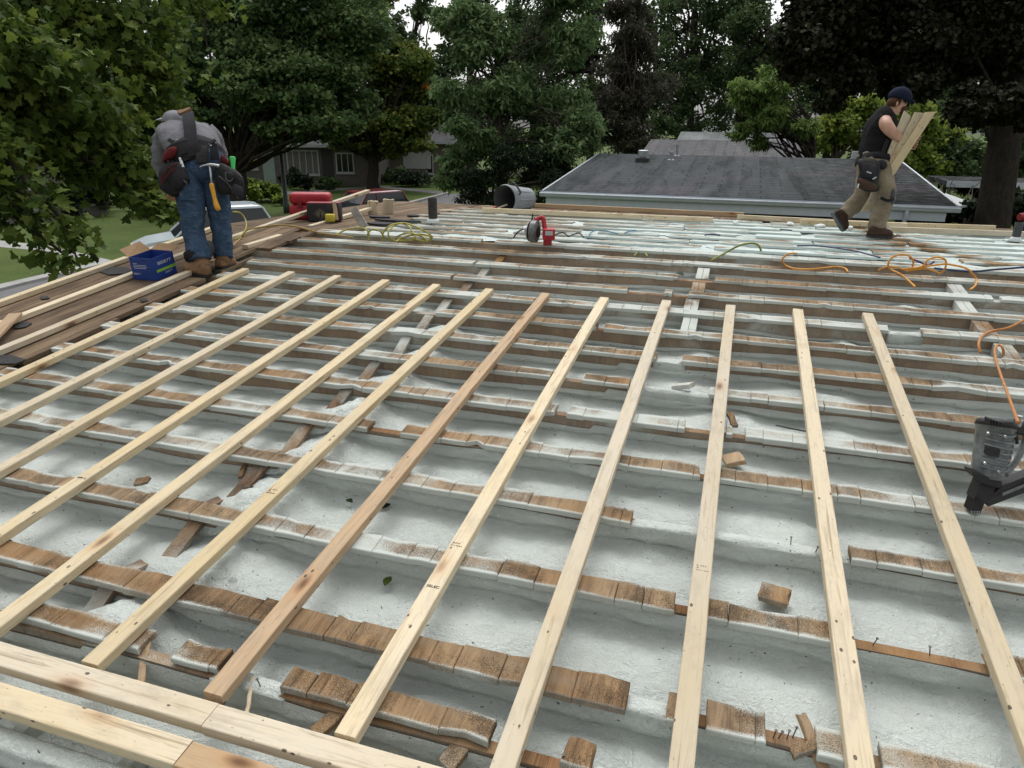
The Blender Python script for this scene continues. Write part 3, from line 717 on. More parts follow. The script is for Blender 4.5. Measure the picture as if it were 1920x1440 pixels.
tree('spruce_tree', 'brownish ailing conifer rising dark behind the neighbouring roof', 'tree', Vector((P(1185, 290, 44).x, P(1185, 290, 44).y, 0)), .4, P(1180, -60, 44),
     jit([(1185, 250, 44, 75, 40), (1185, 180, 44, 68, 45), (1180, 110, 44, 60, 45), (1185, 40, 44, 50, 45), (1185, -20, 44, 40, 40), (1130, 230, 44, 40, 40)], 8, 9), 'leaf_spruce_brown', .3, LANCE, 26000, seed=14, droop=.6, bark='bark_dark', lr=.2)
TB = [(1300, 70, 58, [(1250, 40, 58, 50, 60), (1330, 60, 58, 70, 70), (1290, 140, 58, 60, 55), (1370, 150, 58, 60, 55), (1320, -20, 58, 90, 50), (1350, 210, 58, 70, 40), (1260, 210, 58, 45, 45)], 'tall loose tree with bare dark stems, behind the small sumac'),
      (1440, 60, 54, [(1430, 60, 54, 70, 60), (1460, 140, 54, 60, 50), (1410, 0, 54, 80, 50), (1500, 40, 54, 60, 60), (1380, 110, 54, 40, 50), (1490, 190, 54, 60, 40)], 'tall loose tree reaching over the neighbouring roof, left of the dark maple')]
for i, (u, v, D, cl, lb) in enumerate(TB):
    b_ = P(u, 250, D); tree('tall_tree', lb, 'tree', Vector((b_.x, b_.y, 0)), .3, P(u, 20, D), jit(cl, 5, 20+i, s=.5), 'leaf_deep', .26, QUAD, 15000, group='tall trees behind the houses', seed=21+i, bark='bark_dark', lr=.5, twig=.22)
tree('sumac_tree', 'small light green tree with drooping feathery leaves over the rear roofs', 'tree', Vector((P(1534, 300, 29).x, P(1534, 300, 29).y, 0)), .13, P(1530, 235, 29),
     jit([(1425, 185, 29, 48, 42), (1405, 245, 29, 35, 30), (1455, 150, 29, 35, 28), (1480, 225, 29, 40, 35), (1440, 225, 29, 35, 25)], 6, 31), 'leaf_sumac', .24, LANCE, 11000, seed=31, droop=.9, twig=.2, per=20, lr=.5, bark='bark_dark')
tree('young_tree', 'bushy yellow-green young tree just behind the ridge, left of the standing worker', 'tree', Vector((P(1575, 300, 31).x, P(1575, 300, 31).y, 0)), .12, P(1570, 240, 31),
     jit([(1560, 210, 31, 50, 45), (1590, 250, 31, 50, 40), (1540, 255, 31, 35, 35), (1620, 190, 31, 40, 35), (1640, 250, 31, 40, 40)], 6, 33), 'leaf_lime', .2, QUAD, 11000, seed=33, twig=.2, lr=.5)
# the big dark maple on the right
bR = Vector((P(1885, 400, 15.5).x, P(1885, 400, 15.5).y, 0))
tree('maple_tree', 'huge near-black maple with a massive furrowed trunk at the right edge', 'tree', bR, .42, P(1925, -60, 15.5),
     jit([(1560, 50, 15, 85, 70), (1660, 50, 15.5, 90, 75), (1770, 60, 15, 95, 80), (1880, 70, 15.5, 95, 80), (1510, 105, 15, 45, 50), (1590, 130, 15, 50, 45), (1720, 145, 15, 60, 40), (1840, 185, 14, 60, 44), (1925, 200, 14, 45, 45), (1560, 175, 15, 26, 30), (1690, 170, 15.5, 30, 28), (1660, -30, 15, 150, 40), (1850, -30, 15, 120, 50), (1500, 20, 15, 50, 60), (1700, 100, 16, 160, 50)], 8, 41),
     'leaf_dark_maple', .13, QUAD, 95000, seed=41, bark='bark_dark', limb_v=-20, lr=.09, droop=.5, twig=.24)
# greenery behind the worker on the right
for i, (u, v, D, cl, mt, lb) in enumerate([
    (1700, 260, 36, [(1690, 225, 36, 45, 40), (1730, 260, 36, 55, 40), (1700, 300, 36, 60, 35)], 'leaf_lime', 'olive shrubby tree right behind the standing worker'),
    (1790, 260, 38, [(1780, 260, 38, 60, 45), (1840, 290, 38, 60, 40), (1810, 320, 38, 60, 30), (1750, 215, 38, 40, 30)], 'leaf_deep', 'dark green shrubby tree left of the massive trunk'),
    (1880, 300, 40, [(1890, 250, 40, 60, 60), (1940, 300, 40, 60, 60)], 'leaf_deep', 'dark greenery just showing behind the massive trunk')]):
    b_ = P(u, v, D); tree('shrubby_tree', lb, 'tree', Vector((b_.x, b_.y, 0)), .12, P(u, v, D), jit(cl, 6, 50+i), mt, .24, QUAD, 9000, group='greenery behind the neighbouring house', seed=51+i, twig=.2)
# dark hedge in front of the ash
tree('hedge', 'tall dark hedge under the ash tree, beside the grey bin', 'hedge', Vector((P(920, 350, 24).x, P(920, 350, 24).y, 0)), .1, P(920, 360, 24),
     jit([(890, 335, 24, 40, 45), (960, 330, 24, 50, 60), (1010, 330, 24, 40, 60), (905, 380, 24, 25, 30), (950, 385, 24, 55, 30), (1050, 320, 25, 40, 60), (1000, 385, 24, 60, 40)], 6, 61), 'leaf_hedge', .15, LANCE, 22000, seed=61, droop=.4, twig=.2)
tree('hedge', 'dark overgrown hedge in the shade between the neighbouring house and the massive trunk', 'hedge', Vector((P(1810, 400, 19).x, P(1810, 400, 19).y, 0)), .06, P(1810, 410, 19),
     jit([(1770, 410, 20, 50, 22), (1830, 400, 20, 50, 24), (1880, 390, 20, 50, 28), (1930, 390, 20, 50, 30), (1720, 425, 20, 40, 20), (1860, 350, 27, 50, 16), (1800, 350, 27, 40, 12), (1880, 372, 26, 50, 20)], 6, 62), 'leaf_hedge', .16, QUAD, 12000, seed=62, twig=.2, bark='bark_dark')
# far wood
FAR_T = [(-60, 34), (90, 52), (240, 60), (330, 48), (470, 66), (620, 62), (770, 66), (880, 60), (1000, 68), (1110, 64), (1230, 72), (1390, 70), (1560, 66), (1720, 62), (1880, 56), (2020, 48)]
rgf = random.Random(77)
for i, (u, D) in enumerate(FAR_T):
    b_ = P(u, 250, D); hgt = rgf.uniform(-.1, .1)
    cl = [(u, 70, D, 60, 70), (u+40, 160, D, 80, 60), (u-45, 150, D, 75, 60), (u, 230, D, 110, 45), (u+20, -20, D, 45, 60)]
    tree('backdrop_tree', f'distant dark leafy tree of the wood behind the street', 'tree', Vector((b_.x, b_.y, 0)), .35, P(u, 60, D), jit(cl, 5, 80+i, s=.5), 'leaf_deep', .42, QUAD, 9000, group='distant trees of the wood behind the street', seed=90+i, bark='bark_dark', twig=.22)
# ---------------------------------------------------------------- the maple that hangs over the left of the roof
def near_maple():
    rg = random.Random(5); R = np.random.default_rng(5)
    base = P(-420, 400, 9.5); base = Vector((base.x, base.y, 0))
    root = empty('maple_tree', base, 'near maple with large lobed leaves hanging over the left side of the roof', 'tree')
    mb = MB(); top = P(-330, -300, 9.3); mb.tube([base-Vector((0, 0, .3)), base, base.lerp(top, .3), base.lerp(top, .6), top], [.5, .34, .28, .24, .14], 12)
    # sprays: (from, to, droop, how wide, leaves)
    sp = [((-200, 40), (330, 60), 60, 9.5, 900), ((-200, -80), (430, 20), 40, 10.5, 900), ((-200, -150), (300, -30), 40, 9.5, 700), ((-200, 120), (340, 150), 60, 9.8, 1000),
          ((-250, 200), (270, 270), 70, 8.6, 1000), ((-250, 240), (310, 370), 52, 8.8, 800), ((-250, 150), (230, 210), 70, 8.2, 1000), ((-250, 300), (150, 440), 30, 7.4, 170), ((-250, 100), (120, 140), 70, 7.8, 900),
          ((-200, 0), (150, 40), 80, 8.8, 1000), ((-200, -40), (250, 110), 60, 10.2, 1000), ((-250, 200), (60, 300), 60, 7.5, 480), ((-200, -100), (180, -20), 60, 9, 800), ((-250, 260), (290, 330), 60, 9.4, 900), ((-200, 180), (320, 200), 50, 10, 800), ((-250, 330), (150, 500), 20, 7., 170), ((-100, 300), (185, 490), 18, 7.2, 170), ((-100, 250), (325, 410), 22, 8.6, 300), ((-150, 330), (60, 420), 24, 7.2, 90)]
    PT = []; TN = []
    for (a, b, w_, D, n) in sp:
        A = P(*a, D); B = P(*b, D*rg.uniform(.96, 1.04)); n = int(n*2.1)
        st = base.lerp(top, rg.uniform(.45, .95)); q = A.lerp(B, .4)+Vector((0, 0, .5)); pts = catmull([st, A.lerp(B, .2)+Vector((0, 0, .35)), q, B], 6)
        mb.tube(pts, [.07*(1-i/len(pts))+.006 for i in range(len(pts))], 6)
        m = n//9; t = R.uniform(.16, 1, m)**.8; idx = (t*(len(pts)-1)).astype(int)
        pa = np.array([list(p) for p in pts]); c = pa[np.minimum(idx, len(pts)-1)]
        sz = w_*D/F_PX*(.6+.5*np.sin(np.pi*np.clip(t, 0, 1)))
        tw = c+R.normal(size=(m, 3))*sz[:, None]*np.array([.8, .8, .62])
        pp = np.repeat(tw, 9, 0)+R.normal(size=(m*9, 3))*np.array([.11, .11, .075]); PT.append(pp); TN.append(np.repeat(R.uniform(.1, .9, m), 9))
        for i in range(0, m, 3):
            j = min(idx[i], len(pts)-1); mb.tube([pts[j], (Vector(pts[j])+Vector(tw[i]))/2+Vector((0, 0, .04)), Vector(tw[i])], [.008, .005, .003], 4)
    mb.build('trunk', MAT['bark_dark'], root, smooth=True)
    PT = np.concatenate(PT); TN = np.concatenate(TN)
    leaves('crown', PT, .112, MAPLE, 'leaf_near_maple', root, 5, .9, TN, .33)
near_maple()
# ---------------------------------------------------------------- the neighbouring houses
def shingle_mat(name, base, streak=.5, moss=0.):
    m, t, b = new_mat(name, .95, .04)
    v = coords(t, 'World', (1, 1, 1)); br = nd(t, 'TexBrick'); br.offset = .5
    br.inputs['Color1'].default_value = (*base, 1); br.inputs['Color2'].default_value = (*[x*.94 for x in base], 1); br.inputs['Mortar'].default_value = (*[x*.5 for x in base], 1)
    br.inputs['Scale'].default_value = 1; br.inputs['Mortar Size'].default_value = .02; br.inputs['Brick Width'].default_value = 1.0; br.inputs['Row Height'].default_value = .4
    wob = nd(t, 'TexNoise'); wob.inputs['Scale'].default_value = 3; t.links.new(v, wob.inputs['Vector'])
    sc = nd(t, 'VectorMath', operation='SCALE'); sc.inputs['Scale'].default_value = .05; t.links.new(wob.outputs['Color'], sc.inputs[0])
    ad = nd(t, 'VectorMath', operation='ADD'); t.links.new(v, ad.inputs[0]); t.links.new(sc.outputs[0], ad.inputs[1]); t.links.new(ad.outputs[0], br.inputs['Vector'])
    st = noise_n(t, coords(t, 'World', (2.2, .3, 1)), 1., 6, .72, .8)
    c = mix(t, ramp(t, st, [(.47, 0.), (.6, streak)]), br.outputs['Color'], tuple(x*.22 for x in base))
    st2 = noise_n(t, coords(t, 'World', (1.7, .2, 1), (5, 3, 0)), 1., 4, .6)
    c = mix(t, ramp(t, st2, [(.5, 0.), (.75, .4)]), c, tuple(min(1, x*1.6) for x in base))
    pu = noise_n(t, coords(t, 'World', (.5, .5, 1)), 1., 3, .5)
    c = mix(t, ramp(t, pu, [(.52, 0.), (.66, .35)]), c, (.13, .1, .125))
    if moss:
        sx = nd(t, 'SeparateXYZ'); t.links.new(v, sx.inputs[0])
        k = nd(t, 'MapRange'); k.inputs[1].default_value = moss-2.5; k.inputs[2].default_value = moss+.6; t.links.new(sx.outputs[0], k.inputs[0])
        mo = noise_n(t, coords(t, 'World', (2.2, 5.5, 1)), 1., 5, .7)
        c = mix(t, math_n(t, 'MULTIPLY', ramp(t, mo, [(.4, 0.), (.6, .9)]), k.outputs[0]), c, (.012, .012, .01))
    t.links.new(c, b.inputs['Base Color']); bump(t, b, noise_n(t, v, 90, 3, .6), .4, .005); return m
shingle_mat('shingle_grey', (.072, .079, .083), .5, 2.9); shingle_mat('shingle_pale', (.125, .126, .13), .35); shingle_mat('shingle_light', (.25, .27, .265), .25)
plain('gutter_paint', (.5, .55, .6), .45, .07, 5); plain('white_trim', (.42, .44, .44), .6, .06); plain('galvanised', (.36, .38, .4), .4, .1, metal=.5)
brick_mat('brown_brick', (.095, .075, .05), (.075, .06, .042), (.085, .078, .068)); plain('dark_siding', (.05, .05, .045), .8)
plain('beige_siding', (.15, .125, .1), .8, .08, 2); plain('white_siding', (.46, .48, .48), .7, .06, 2); plain('yellow_curtain', (.4, .27, .04), .8); plain('pale_curtain', (.16, .155, .14), .9)
plain('door_paint', (.3, .38, .36), .5); plain('lamp_green', (.035, .05, .045), .5); plain('stone_cap', (.27, .27, .26), .9)
m, t, b = new_mat('window_glass', .08, .5); b.inputs['Base Color'].default_value = (.02, .025, .03, 1)
def gable_roof(name, x0, x1, ye, yr, ze, zr, mat, parent, th=.06):
    mb = MB(); yb = 2*yr-ye
    for (ya, za) in ((ye, ze), (yb, ze)):
        mb.prism([(x0, ya, za), (x1, ya, za), (x1, yr, zr), (x0, yr, zr)], (0, 0, -th))
    return mb.build(name, MAT[mat], parent)
XA, XB_, YE, YRG, ZE, ZR = -4.96, 4.68, 18.5, 26.1, 2.75, 3.42
n1 = empty('neighbour_house', (0, 22, 0), 'low house next door, broad streaked grey shingle roof with a pale gutter along its eave', 'house')
rf = gable_roof('roof', XA, XB_, YE, YRG, ZE, ZR, 'shingle_grey', n1)
mb = MB()
for xx in (XA-.012, XB_-.03): mb = MB(); mb.prism([(xx, YE, ZE+.012), (xx, YRG, ZR+.012), (xx, YRG, ZR-.1), (xx, YE, ZE-.1)], (.042, 0, 0)); mb.build('drip_edge', MAT['gutter_paint'], rf)
gu = MB(); pr = [(0, 0), (-.02, .012), (-.02, -.02), (-.115, -.02), (-.125, -.03), (-.125, -.05), (-.11, -.065), (-.1, -.1), (-.085, -.125), (-.02, -.125), (0, -.125)]
gu.loft([[Vector((x, YE-.0+y, ZE-.02+z)) for y, z in pr] for x in (XA-.05, XB_+.05)]); gu.build('gutter', MAT['gutter_paint'], n1)
mb = MB(); mb.box((XA+.1, YE+.004, ZE-.36), (XB_-XA-.3, 0, 0), (0, .025, 0), (0, 0, .28)); mb.build('fascia', MAT['gutter_paint'], n1)
mb = MB(); mb.box((XA+.1, YE+.03, ZE-.36), (XB_-XA-.3, 0, 0), (0, .9, 0), (0, 0, .02)); mb.build('soffit', MAT['dark_siding'], n1)
mb = MB(); mb.box((XA+1.9, YE+.9, 0), (XB_-XA-3.4, 0, 0), (0, 12, 0), (0, 0, ZE-.37)); mb.build('wall', MAT['brown_brick'], n1)
mb = MB(); mb.box((XA+1.9, YE+.87, ZE-.62), (XB_-XA-3.4, 0, 0), (0, .028, 0), (0, 0, .24)); mb.build('frieze_board', MAT['dark_siding'], n1)
for gx in (XA, XB_-.12):   # gable triangles
    mb = MB(); mb.prism([(gx+.05, YE+.95, ZE-.35), (gx+.05, 2*YRG-YE-.95, ZE-.35), (gx+.05, YRG, ZR-.09)], (.03, 0, 0)); mb.build('gable_panel', MAT['dark_siding'], n1)
dsx = G(1700, 400, 2.3).x*1.0; dsx = XB_-1.02
mb = MB(); mb.tube(catmull([(dsx, YE-.06, ZE-.14), (dsx, YE-.06, ZE-.3), (dsx-.03, YE+.02, ZE-.48), (dsx-.1, YE+.3, ZE-.62), (dsx-.35, YE+.6, ZE-.72), (dsx-.5, YE+.8, ZE-.76), (dsx-.5, YE+.83, .2)], 5), .045, 8)
mb.build('downspout', MAT['gutter_paint'], n1, smooth=True)
def roof_z(y): return ZE+(ZR-ZE)*(y-YE)/(YRG-YE)
def onroof(u, v):
    for y in np.linspace(YE, YRG, 200):
        d = ray(u, v); t_ = y/d.y; X = CAM+d*t_
        if X.z <= roof_z(y)+.0: return X
    return Vector((X.x, YRG-.15, roof_z(YRG-.15)))
p = onroof(1205, 303); mb = MB(); mb.cbox(p+Vector((0, 0, .05)), (.42, 0, 0), (0, .42, 0), (0, 0, .13)); v_ = mb.build('roof_vent', MAT['dark_siding'], n1)
mb = MB(); mb.tube([p+Vector((0, -.0, .11)), p+Vector((0, 0, .15)), p+Vector((0, 0, .16)), p+Vector((0, 0, .34)), p+Vector((0, 0, .36))], [.1, .1, .17, .17, .12], 18); mb.build('vent_cap', MAT['galvanised'], v_)
for (u, v, h, r_) in ((1258, 303, .3, .07), (1269, 295, .42, .06)):
    p = onroof(u, v); mb = MB(); mb.tube([p-Vector((0, 0, .03)), p+Vector((0, 0, .06)), p+Vector((0, 0, .08)), p+Vector((0, 0, h-.06)), p+Vector((0, 0, h-.06)), p+Vector((0, 0, h))], [r_*1.6, r_*1.5, r_*.8, r_*.8, r_*1.15, r_*1.15], 12); mb.build('vent_pipe', MAT['galvanised'], n1)
p = P(1573, 290, 27); mb = MB(); mb.box((p.x-.09, YRG+.3, ZR-.2), (.18, 0, 0), (0, .18, 0), (0, 0, .42)); mb.build('chimney', MAT['white_trim'], n1)
# roofs of the houses behind
def rear_house(px_l, px_r, y0, run, ze, zr, mat, label):
    h = empty('rear_house', (0, y0+run, 0), label, 'house', 'houses in the row behind')
    def xat(u, y): d = ray(u, 270); return d.x/d.y*y
    x0, x1 = xat(px_l, y0), xat(px_r, y0); h.location.x = (x0+x1)/2; gable_roof('roof', x0, x1, y0, y0+run, ze, zr, mat, h)
    mb = MB(); mb.box((x0-.02, y0-.12, ze-.2), (x1-x0+.04, 0, 0), (0, .1, 0), (0, 0, .14)); mb.build('gutter', MAT['gutter_paint'], h)
    mb = MB(); mb.box((x0+.6, y0+.5, 0), (x1-x0-1.2, 0, 0), (0, run*2-1, 0), (0, 0, ze-.2)); mb.build('wall', MAT['brown_brick'], h)
    return h
rear_house(1195, 1532, 37, 5.5, 2.75, 3.62, 'shingle_pale', 'second house in the row, faded purple-grey roof with white streaks')
rear_house(1265, 1490, 54, 4.5, 3.1, 3.9, 'shingle_light', 'third house in the row, pale flat-looking roof just above the purple-grey one')
rear_house(1312, 1385, 68, 4, 3.75, 4.3, 'shingle_light', 'farthest house in the row, small pale roof half hidden by leaves')
# carport and dark fence on the right
cp = empty('carport', (P(1835, 380, 24).x, P(1835, 380, 24).y, 0), 'low dark carport roof with pale fascia between the neighbouring house and the big trunk', 'carport')
a, b_ = P(1775, 345, 24), P(1905, 352, 24); mb = MB(); mb.box((a.x, a.y, 2.55), (3.6, 0, 0), (0, 3, 0), (0, 0, .14)); mb.build('roof', MAT['shingle_grey'], cp)
mb = MB(); mb.box((a.x, a.y-.03, 2.5), (3.6, 0, 0), (0, .026, 0), (0, 0, .2)); mb.build('fascia', MAT['gutter_paint'], cp)
for dx in (.1, 3.4):
    mb = MB(); mb.box((a.x+dx, a.y+.1, 0), (.1, 0, 0), (0, .1, 0), (0, 0, 2.5)); mb.build('post', MAT['dark_siding'], cp)
aw = empty('awning', P(1812, 385, 20)-Vector((0, 0, 2)), 'white sloping awning panel poking out beside the right end of the neighbouring gutter', 'awning')
pp = [P(1772, 362, 20), P(1838, 385, 19.5), P(1800, 386, 19), P(1768, 374, 19.4)]; mb = MB(); mb.prism(pp, (0, 0, -.05)); mb.build('panel', MAT['white_siding'], aw)
for q in (0, 1): mb = MB(); o = pp[q]+Vector((0, .05, -.05)); mb.tube([Vector((o.x, o.y, 0)), o], .03, 8); mb.build('post', MAT['gutter_paint'], aw)
fn = empty('board_fence', (6, 17.2, 0), 'dark board fence in deep shade beyond the far right edge of the roof', 'fence'); mb = MB(); x = 1.6
while x < 14: mb.box((x, 17.2, 0), (.135, 0, 0), (0, .02, 0), (0, 0, 1.65+rng.uniform(-.02, .02))); x += .14
mb.build('board_panel', MAT['dark_siding'], fn)
for x in (1.6, 4, 6.4, 8.8, 11.2, 13.6): mb = MB(); mb.box((x, 17.23, 0), (.1, 0, 0), (0, .1, 0), (0, 0, 1.7)); mb.build('post', MAT['dark_siding'], fn)
# ---------------------------------------------------------------- houses across the street
FX = Vector((CR.x, CR.y, 0)).normalized(); FY = Vector((-FX.y, FX.x, 0)); UP = Vector((0, 0, 1))
def front_house(label, o, wd, dp, ze, zr, wall, roof, feats, rot=0.):
    """o: left front ground corner; feats: (kind, x0, x1, z0, z1)"""
    fx = Matrix.Rotation(rot, 3, 'Z') @ FX; fy = Matrix.Rotation(rot, 3, 'Z') @ FY
    h = empty('street_house', o+fx*wd/2, label, 'house', 'houses across the street')
    mb = MB(); mb.box(o, fx*wd, fy*dp, UP*ze); mb.build('wall', MAT[wall], h)
    mb = MB(); e = .5
    A, B = o-fx*e-fy*e+UP*ze, o+fx*(wd+e)-fy*e+UP*ze; R1_, R2_ = o-fx*e+fy*dp/2+UP*zr, o+fx*(wd+e)+fy*dp/2+UP*zr
    mb.prism([A, B, R2_, R1_], UP*.08); mb.prism([A+fy*(dp+2*e), B+fy*(dp+2*e), R2_, R1_], UP*.08); r_ = mb.build('roof', MAT[roof], h)
    mb = MB(); mb.box(A-fy*.03-UP*.1, fx*(wd+2*e), fy*.028, UP*.2); mb.build('fascia', MAT['white_trim'], h)
    for f in feats:
        k, x0, x1, z0, z1 = f[:5]; q = o+fx*x0+UP*z0-fy*.004; mb = MB(); W, H = fx*(x1-x0), UP*(z1-z0)
        if k == 'window':
            t_ = .09
            mb.box(q-fy*.05, W, fy*.05, UP*t_); mb.box(q-fy*.05+H-UP*t_, W, fy*.05, UP*t_); mb.box(q-fy*.05+UP*t_, fx*t_, fy*.05, H-UP*2*t_); mb.box(q-fy*.05+W-fx*t_+UP*t_, fx*t_, fy*.05, H-UP*2*t_)
            n_ = f[5]
            for i in range(1, n_): mb.box(q-fy*.045+fx*((x1-x0)*i/n_-.03)+UP*t_, fx*.06, fy*.045, H-UP*2*t_)
            wn = mb.build('window', MAT['white_trim'], h); mb = MB(); mb.box(q-fy*.012+fx*t_+UP*t_, W-fx*2*t_, fy*.01, H-UP*2*t_); mb.build('pane', MAT[f[6] if len(f) > 6 else 'window_glass'], wn)
            mb = MB(); mb.box(q-fy*.1-UP*.08-fx*.05, W+fx*.1, fy*.098, UP*.08); mb.build('sill', MAT['white_trim'], wn)
        elif k == 'door': mb.box(q-fy*.04, W, fy*.04, H); mb.build('door', MAT['door_paint'], h)
        elif k == 'panel': mb.box(q-fy*.03, W, fy*.03, H); mb.build('wall_panel', MAT[f[5]], h)
    return h
b1 = G(462, 347); b1 = Vector((b1.x, b1.y, 0))
front_house('grey brick bungalow with white many-paned picture window and yellow curtain, beyond the street lamp', b1, 9.5, 8, 2.75, 4.6, 'grey_brick', 'shingle_pale',
            [('window', -.2, 1.0, 1.1, 2.4, 2, 'yellow_curtain'), ('door', 1.35, 2.2, .1, 2.35), ('window', 3.1, 5.4, .75, 2.45, 5, 'pale_curtain'), ('panel', 5.6, 6.4, 0, 2.5, 'dark_siding'), ('window', 6.6, 7.9, .9, 2.3, 3)])
b2 = G(760, 338); b2 = Vector((b2.x, b2.y, 0))-FX*3.5
front_house('beige sided house with a white end panel, half hidden behind the yellowing maple', b2, 9, 7, 2.9, 4.7, 'beige_siding', 'shingle_pale',
            [('panel', 3.4, 5.6, .9, 2.75, 'white_siding'), ('panel', 5.8, 8.8, .3, 2.6, 'beige_siding'), ('window', 5.2, 5.8, .5, 2.0, 1)])
b0 = G(-60, 402); b0 = Vector((b0.x, b0.y, 0))
front_house('dark house seen through the near leaves, white framed windows above its steps', b0, 3.6, 7, 2.9, 4.6, 'grey_brick', 'shingle_pale', [('window', 1.3, 2.2, 1.0, 2.6, 2), ('window', 2.5, 3.4, 1.2, 2.7, 2)], rot=.12)
st = empty('porch_steps', b0+FX*2.6-FY*1.2, 'pale porch steps in front of the dark house at the left edge', 'steps')
for i in range(3): mb = MB(); mb.box(b0+FX*1.6-FY*(.5+.3*(3-i)), FX*2, FY*.3, UP*(.2*(i+1))); mb.build('step', MAT['concrete'], st)
pl = empty('planter_wall', G(140, 408), 'low dark stone planter wall with a pale cap on the lawn', 'wall'); a = G(12, 424); c_ = G(196, 404); d_ = (c_-a)
mb = MB(); mb.box(Vector((a.x, a.y, 0)), Vector((d_.x, d_.y, 0)), FY*.35, UP*.5); mb.build('stonework', MAT['grey_brick'], pl)
mb = MB(); mb.box(Vector((a.x, a.y, .502))-FY*.05, Vector((d_.x, d_.y, 0)), FY*.45, UP*.09); mb.build('cap', MAT['stone_cap'], pl)
# street lamp
lb = G(538, 399); lb = Vector((lb.x, lb.y, 0)); sp_ = empty('street_lamp', lb, 'tall dark green lamp pole standing on the lawn behind the bent worker', 'lamp post')
mb = MB(); mb.tube([lb, lb+UP*.5, lb+UP*.52, lb+UP*8.5], [.16, .15, .12, .075], 14); mb.build('pole', MAT['lamp_green'], sp_, smooth=True)
mb = MB(); mb.tube(catmull([lb+UP*8.4, lb+UP*9.1+FX*.3, lb+UP*9.3+FX*1.4], 5), .04, 8); mb.build('arm', MAT['lamp_green'], sp_); mb = MB(); mb.ball(lb+UP*9.25+FX*1.7, (.4, .16, .1), X=FX, Y=FY); mb.build('lamp_head', MAT['galvanised'], sp_, smooth=True)
# shrubs by the houses
def shrub(label, px, leaf, n, size, seed, group='shrubs by the houses'):
    c0 = px[0]; b_ = G(c0[0], c0[1]+c0[3]) ; D = (b_-CAM).dot(CF); 
    tree('shrub', label, 'shrub', Vector((b_.x, b_.y, 0)), .04, b_+UP*.4, jit([(u, v, D, ru, rv) for u, v, ru, rv in px], 5, seed), leaf, size, QUAD, n, group=group, seed=seed, twig=.2, per=8, lr=.5)
shrub('yellow-green leafy shrub on the lawn just left of the lamp pole', [(490, 360, 38, 20), (470, 350, 20, 15), (515, 365, 20, 15)], 'leaf_lime', 3500, .2, 201)
shrub('dark rounded shrub under the picture window', [(545, 336, 20, 18), (565, 342, 20, 12)], 'leaf_hedge', 2500, .2, 202)
shrub('dark shrub beside the blue bin', [(612, 345, 25, 12)], 'leaf_deep', 2000, .2, 203)
shrub('dark green bushes along the beige house', [(790, 336, 60, 12), (850, 335, 40, 14)], 'leaf_hedge', 3500, .22, 204)
shrub('dark shrubs behind the lawn at the foot of the planter wall', [(140, 370, 60, 34), (90, 385, 30, 22), (190, 365, 40, 26), (300, 380, 60, 30)], 'leaf_hedge', 6000, .22, 205)
shrub('leafy plants right of the yellowing maple trunk', [(735, 328, 22, 16), (675, 330, 22, 16)], 'leaf_deep', 2500, .2, 206)
# wheeled bins
plain('bin_blue', (.02, .06, .22), .5); plain('bin_dark', (.02, .022, .026), .5)
for (u, v, mt, lb_) in ((633, 347, 'bin_blue', 'blue recycling bin in front of the grey bungalow'), (612, 343, 'bin_dark', 'dark wheeled bin left of the blue one'), (772, 333, 'bin_blue', 'blue bin against the white panel of the beige house')):
    q = G(u, v); q = Vector((q.x, q.y, 0)); r_ = empty('wheeled_bin', q, lb_, 'bin', 'wheeled bins across the street'); mb = MB()
    mb.loft([[q+FX*x*k+FY*y*k+UP*z for x, y in ((-.27, -.3), (.27, -.3), (.27, .3), (-.27, .3))] for z, k in ((.06, .78), (.95, 1.))]); mb.build('bin_body', MAT[mt], r_)
    mb = MB(); mb.loft([[q+FX*x*k+FY*y*k+UP*z for x, y in ((-.3, -.34), (.3, -.34), (.3, .34), (-.3, .34))] for z, k in ((.955, 1), (1.0, 1), (1.05, .8))]); mb.build('lid', MAT[mt], r_)
    for sx in (-1, 1): mb = MB(); mb.tube([q+FX*sx*.2+FY*.28+UP*.1, q+FX*sx*.25+FY*.28+UP*.1], .1, 12); mb.build('wheel', MAT['bin_dark'], r_)
